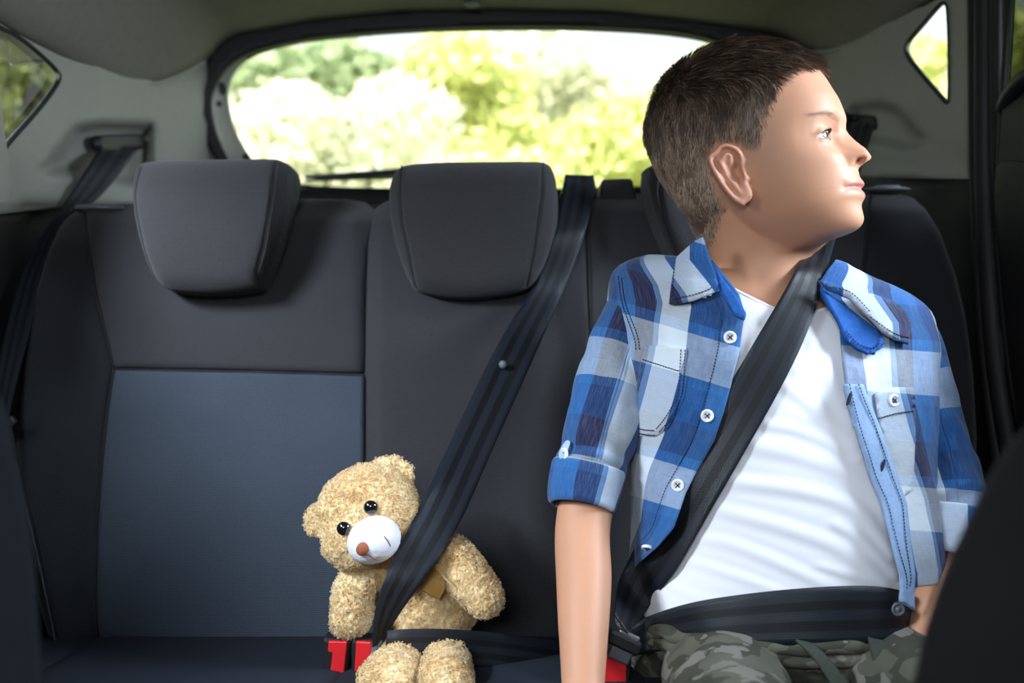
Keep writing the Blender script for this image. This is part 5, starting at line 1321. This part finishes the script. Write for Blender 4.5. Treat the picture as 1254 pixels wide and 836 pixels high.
def tree(label,base,h,crown,leaf,nl=5200,size=.11,blobs=9,trunk=.12,seed=0,cat='tree',dens=1.0,lean=(0,0),name='leafy_tree'):
    rg=np.random.default_rng(seed); r=thing(name,base,label,cat,'trees and bushes seen through the windows')
    b=np.array(base,float); mb=MB(); top=b+np.array([lean[0],lean[1],h*.7])
    mb.add(*tube(np.array([b,b+(top-b)*.35+rg.normal(0,.08,3),b+(top-b)*.7+rg.normal(0,.08,3),top]),[trunk,trunk*.8,trunk*.6,trunk*.3],12,24))
    cs=[]; 
    for k in range(blobs):
        a=rg.uniform(0,6.283); q=math.sqrt(rg.random())
        c=b+np.array([lean[0]+crown*.75*q*math.cos(a),lean[1]+crown*.5*q*math.sin(a),h*(.42+.5*rg.random())]); cs.append((c,crown*rg.uniform(.28,.5)))
        st=b+(top-b)*rg.uniform(.35,.9); mb.add(*tube(np.array([st,(st+c)/2+rg.normal(0,.1,3),c]),[trunk*.4,trunk*.25,trunk*.08],7,10))
    mb.build('trunk',M['bark'],r)
    k=rg.integers(0,len(cs),nl); C=np.array([c for c,_ in cs])[k]; Rr=np.array([q for _,q in cs])[k]
    d=rg.normal(0,1,(nl,3)); d/=np.linalg.norm(d,axis=1)[:,None]; p=C+d*(Rr*(.55+.45*rg.random(nl)))[:,None]*np.array([1,1,.8])
    n=d+rg.normal(0,.7,(nl,3)); n/=np.linalg.norm(n,axis=1)[:,None]; a=np.cross(n,rg.normal(0,1,(nl,3))); a/=np.linalg.norm(a,axis=1)[:,None]; bb=np.cross(n,a)
    s=(size*(.6+.8*rg.random(nl)))[:,None]
    V=np.stack([p-a*s,p-bb*s*.5+n*s*.08,p+a*s,p+bb*s*.5+n*s*.08],1).reshape(-1,3); Fs=(np.arange(nl)[:,None]*4+np.arange(4)).tolist()
    mk('foliage',V,Fs,leaf,r,smooth=False); return r
G0=-.45
def tp(px,Y): return (X_(px,Y),Y,G0)
# seen through the rear window
tree('tall green tree at the left end of the rear window',tp(318,15),6.2,2.0,M['leaf5'],5200,.14,11,seed=1)
tree('bright yellow-green tree left of centre in the rear window',tp(440,13),4.6,1.9,M['leaf3'],4600,.12,10,seed=2)
tree('yellow-green tree rising at the middle of the rear window',tp(560,17),6.4,2.6,M['leaf1'],5400,.15,11,seed=3)
tree('dark green round bush above the middle headrest in the rear window',tp(655,9),1.5,.62,M['leaf2'],3200,.06,8,.05,seed=4,cat='bush',name='round_bush')
tree('yellow-green tree right of the dark bush in the rear window',tp(745,12),4.6,1.7,M['leaf1'],4600,.11,10,seed=5)
tree('large sunlit tree at the right end of the rear window',tp(850,16),6.5,2.6,M['leaf1'],5200,.15,11,seed=6)
tree('small green shrub low between the headrests in the rear window',tp(480,10),1.3,.55,M['leaf2'],1500,.06,6,.04,seed=7,cat='bush',name='round_bush')
for k in range(7):
    tree(['pale distant tree far behind the rear window, first from the left','pale distant tree second from the left on the far tree line','yellow distant tree third from the left on the far tree line','pale distant tree at the centre of the far tree line','yellow distant tree just right of centre on the far tree line','pale distant tree second from the right on the far tree line','yellow distant tree furthest right on the far tree line'][k],
      tp(250+k*115,27+2*(k%2)),8.5+1.2*math.sin(k*2.1),4.2,M['leaf3'] if k%2==0 else M['leaf1'],4200,.26,12,.2,seed=20+k)
# left quarter window: olive tree with a thick leaning trunk
tree('dark olive tree with a leaning trunk seen through the left quarter window',(-3.6,5.4,G0),4.4,1.45,M['leaf4'],5200,.075,14,.15,seed=30,lean=(.55,0))
tree('olive green tree further back in the left quarter window',(-7.2,12.0,G0),6.6,3.0,M['leaf2'],5200,.15,12,.2,seed=31)
# right quarter window: small yellow green bush top
tree('yellow-green bush top low in the right quarter window',(4.66,10.8,G0),5.3,1.15,M['leaf1'],3000,.10,8,.08,seed=32,cat='bush',name='round_bush')

tree('dark hedge tree outside the right rear door window',(3.86,6.5,G0),5.0,.95,M['leaf4'],6500,.09,12,.08,seed=33)
# ============================================================= light
w=bpy.data.worlds.new('sky'); SC.world=w; w.use_nodes=True; t=w.node_tree; t.nodes.clear()
out=t.nodes.new('ShaderNodeOutputWorld'); bg=t.nodes.new('ShaderNodeBackground'); t.links.new(bg.outputs[0],out.inputs[0])
g=t.nodes.new('ShaderNodeTexCoord'); sx=t.nodes.new('ShaderNodeSeparateXYZ'); t.links.new(g.outputs['Generated'],sx.inputs[0])
t.links.new(ramp(t,sx.outputs[2],[(0,(.9,.95,.9)),(.3,(.86,.93,1.0)),(1,(.45,.65,1.0))]),bg.inputs[0]); bg.inputs[1].default_value=1.7
def sun(name,vec,e,ang,colr):
    l=bpy.data.lights.new(name,'SUN'); l.energy=e; l.angle=math.radians(ang); l.color=colr; o=bpy.data.objects.new(name,l); COL.objects.link(o)
    o.rotation_euler=Vector(vec).to_track_quat('-Z','Y').to_euler(); return o
sun('sun',(.04,.62,-.78),16.0,1.0,(1,.97,.92))
def area(name,loc,tgt,sx,sy,e,colr,spread=180):
    l=bpy.data.lights.new(name,'AREA'); l.shape='RECTANGLE'; l.size=sx; l.size_y=sy; l.energy=e; l.color=colr; l.spread=math.radians(spread)
    o=bpy.data.objects.new(name,l); COL.objects.link(o); o.location=loc
    o.rotation_euler=(Vector(tgt)-Vector(loc)).to_track_quat('-Z','Y').to_euler(); return o
# daylight through the left rear door window, the right rear door window and the windscreen
area('daylight_left_door_window',(-1.0,.12,1.42),(-.05,1.15,.72),.38,.34,94,(.78,.88,1.0))
area('daylight_right_door_window',(1.02,.72,1.30),(.33,1.0,.96),.30,.40,23,(.74,.86,1.0))
area('daylight_windscreen',(-.25,-.85,1.22),(-.05,1.2,.75),.5,.25,12,(.88,.94,1.0))
# ============================================================= camera
cd=bpy.data.cameras.new('camera'); cam=bpy.data.objects.new('camera',cd); COL.objects.link(cam)
cam.location=(0,0,ZC); cam.rotation_euler=(math.pi/2,0,0); cd.lens=35; cd.sensor_width=36; cd.clip_start=.02; cd.clip_end=300
cd.dof.use_dof=True; cd.dof.focus_distance=1.0; cd.dof.aperture_fstop=3.6
SC.camera=cam
vs=SC.view_settings; vs.view_transform='Standard'; vs.look='None'; vs.gamma=1; vs.use_curve_mapping=False; vs.exposure=0.0
SC.cycles.use_denoising=True
SC.cycles.max_bounces=6; SC.cycles.diffuse_bounces=3; SC.cycles.glossy_bounces=3; SC.cycles.transparent_max_bounces=12; SC.cycles.sample_clamp_indirect=6
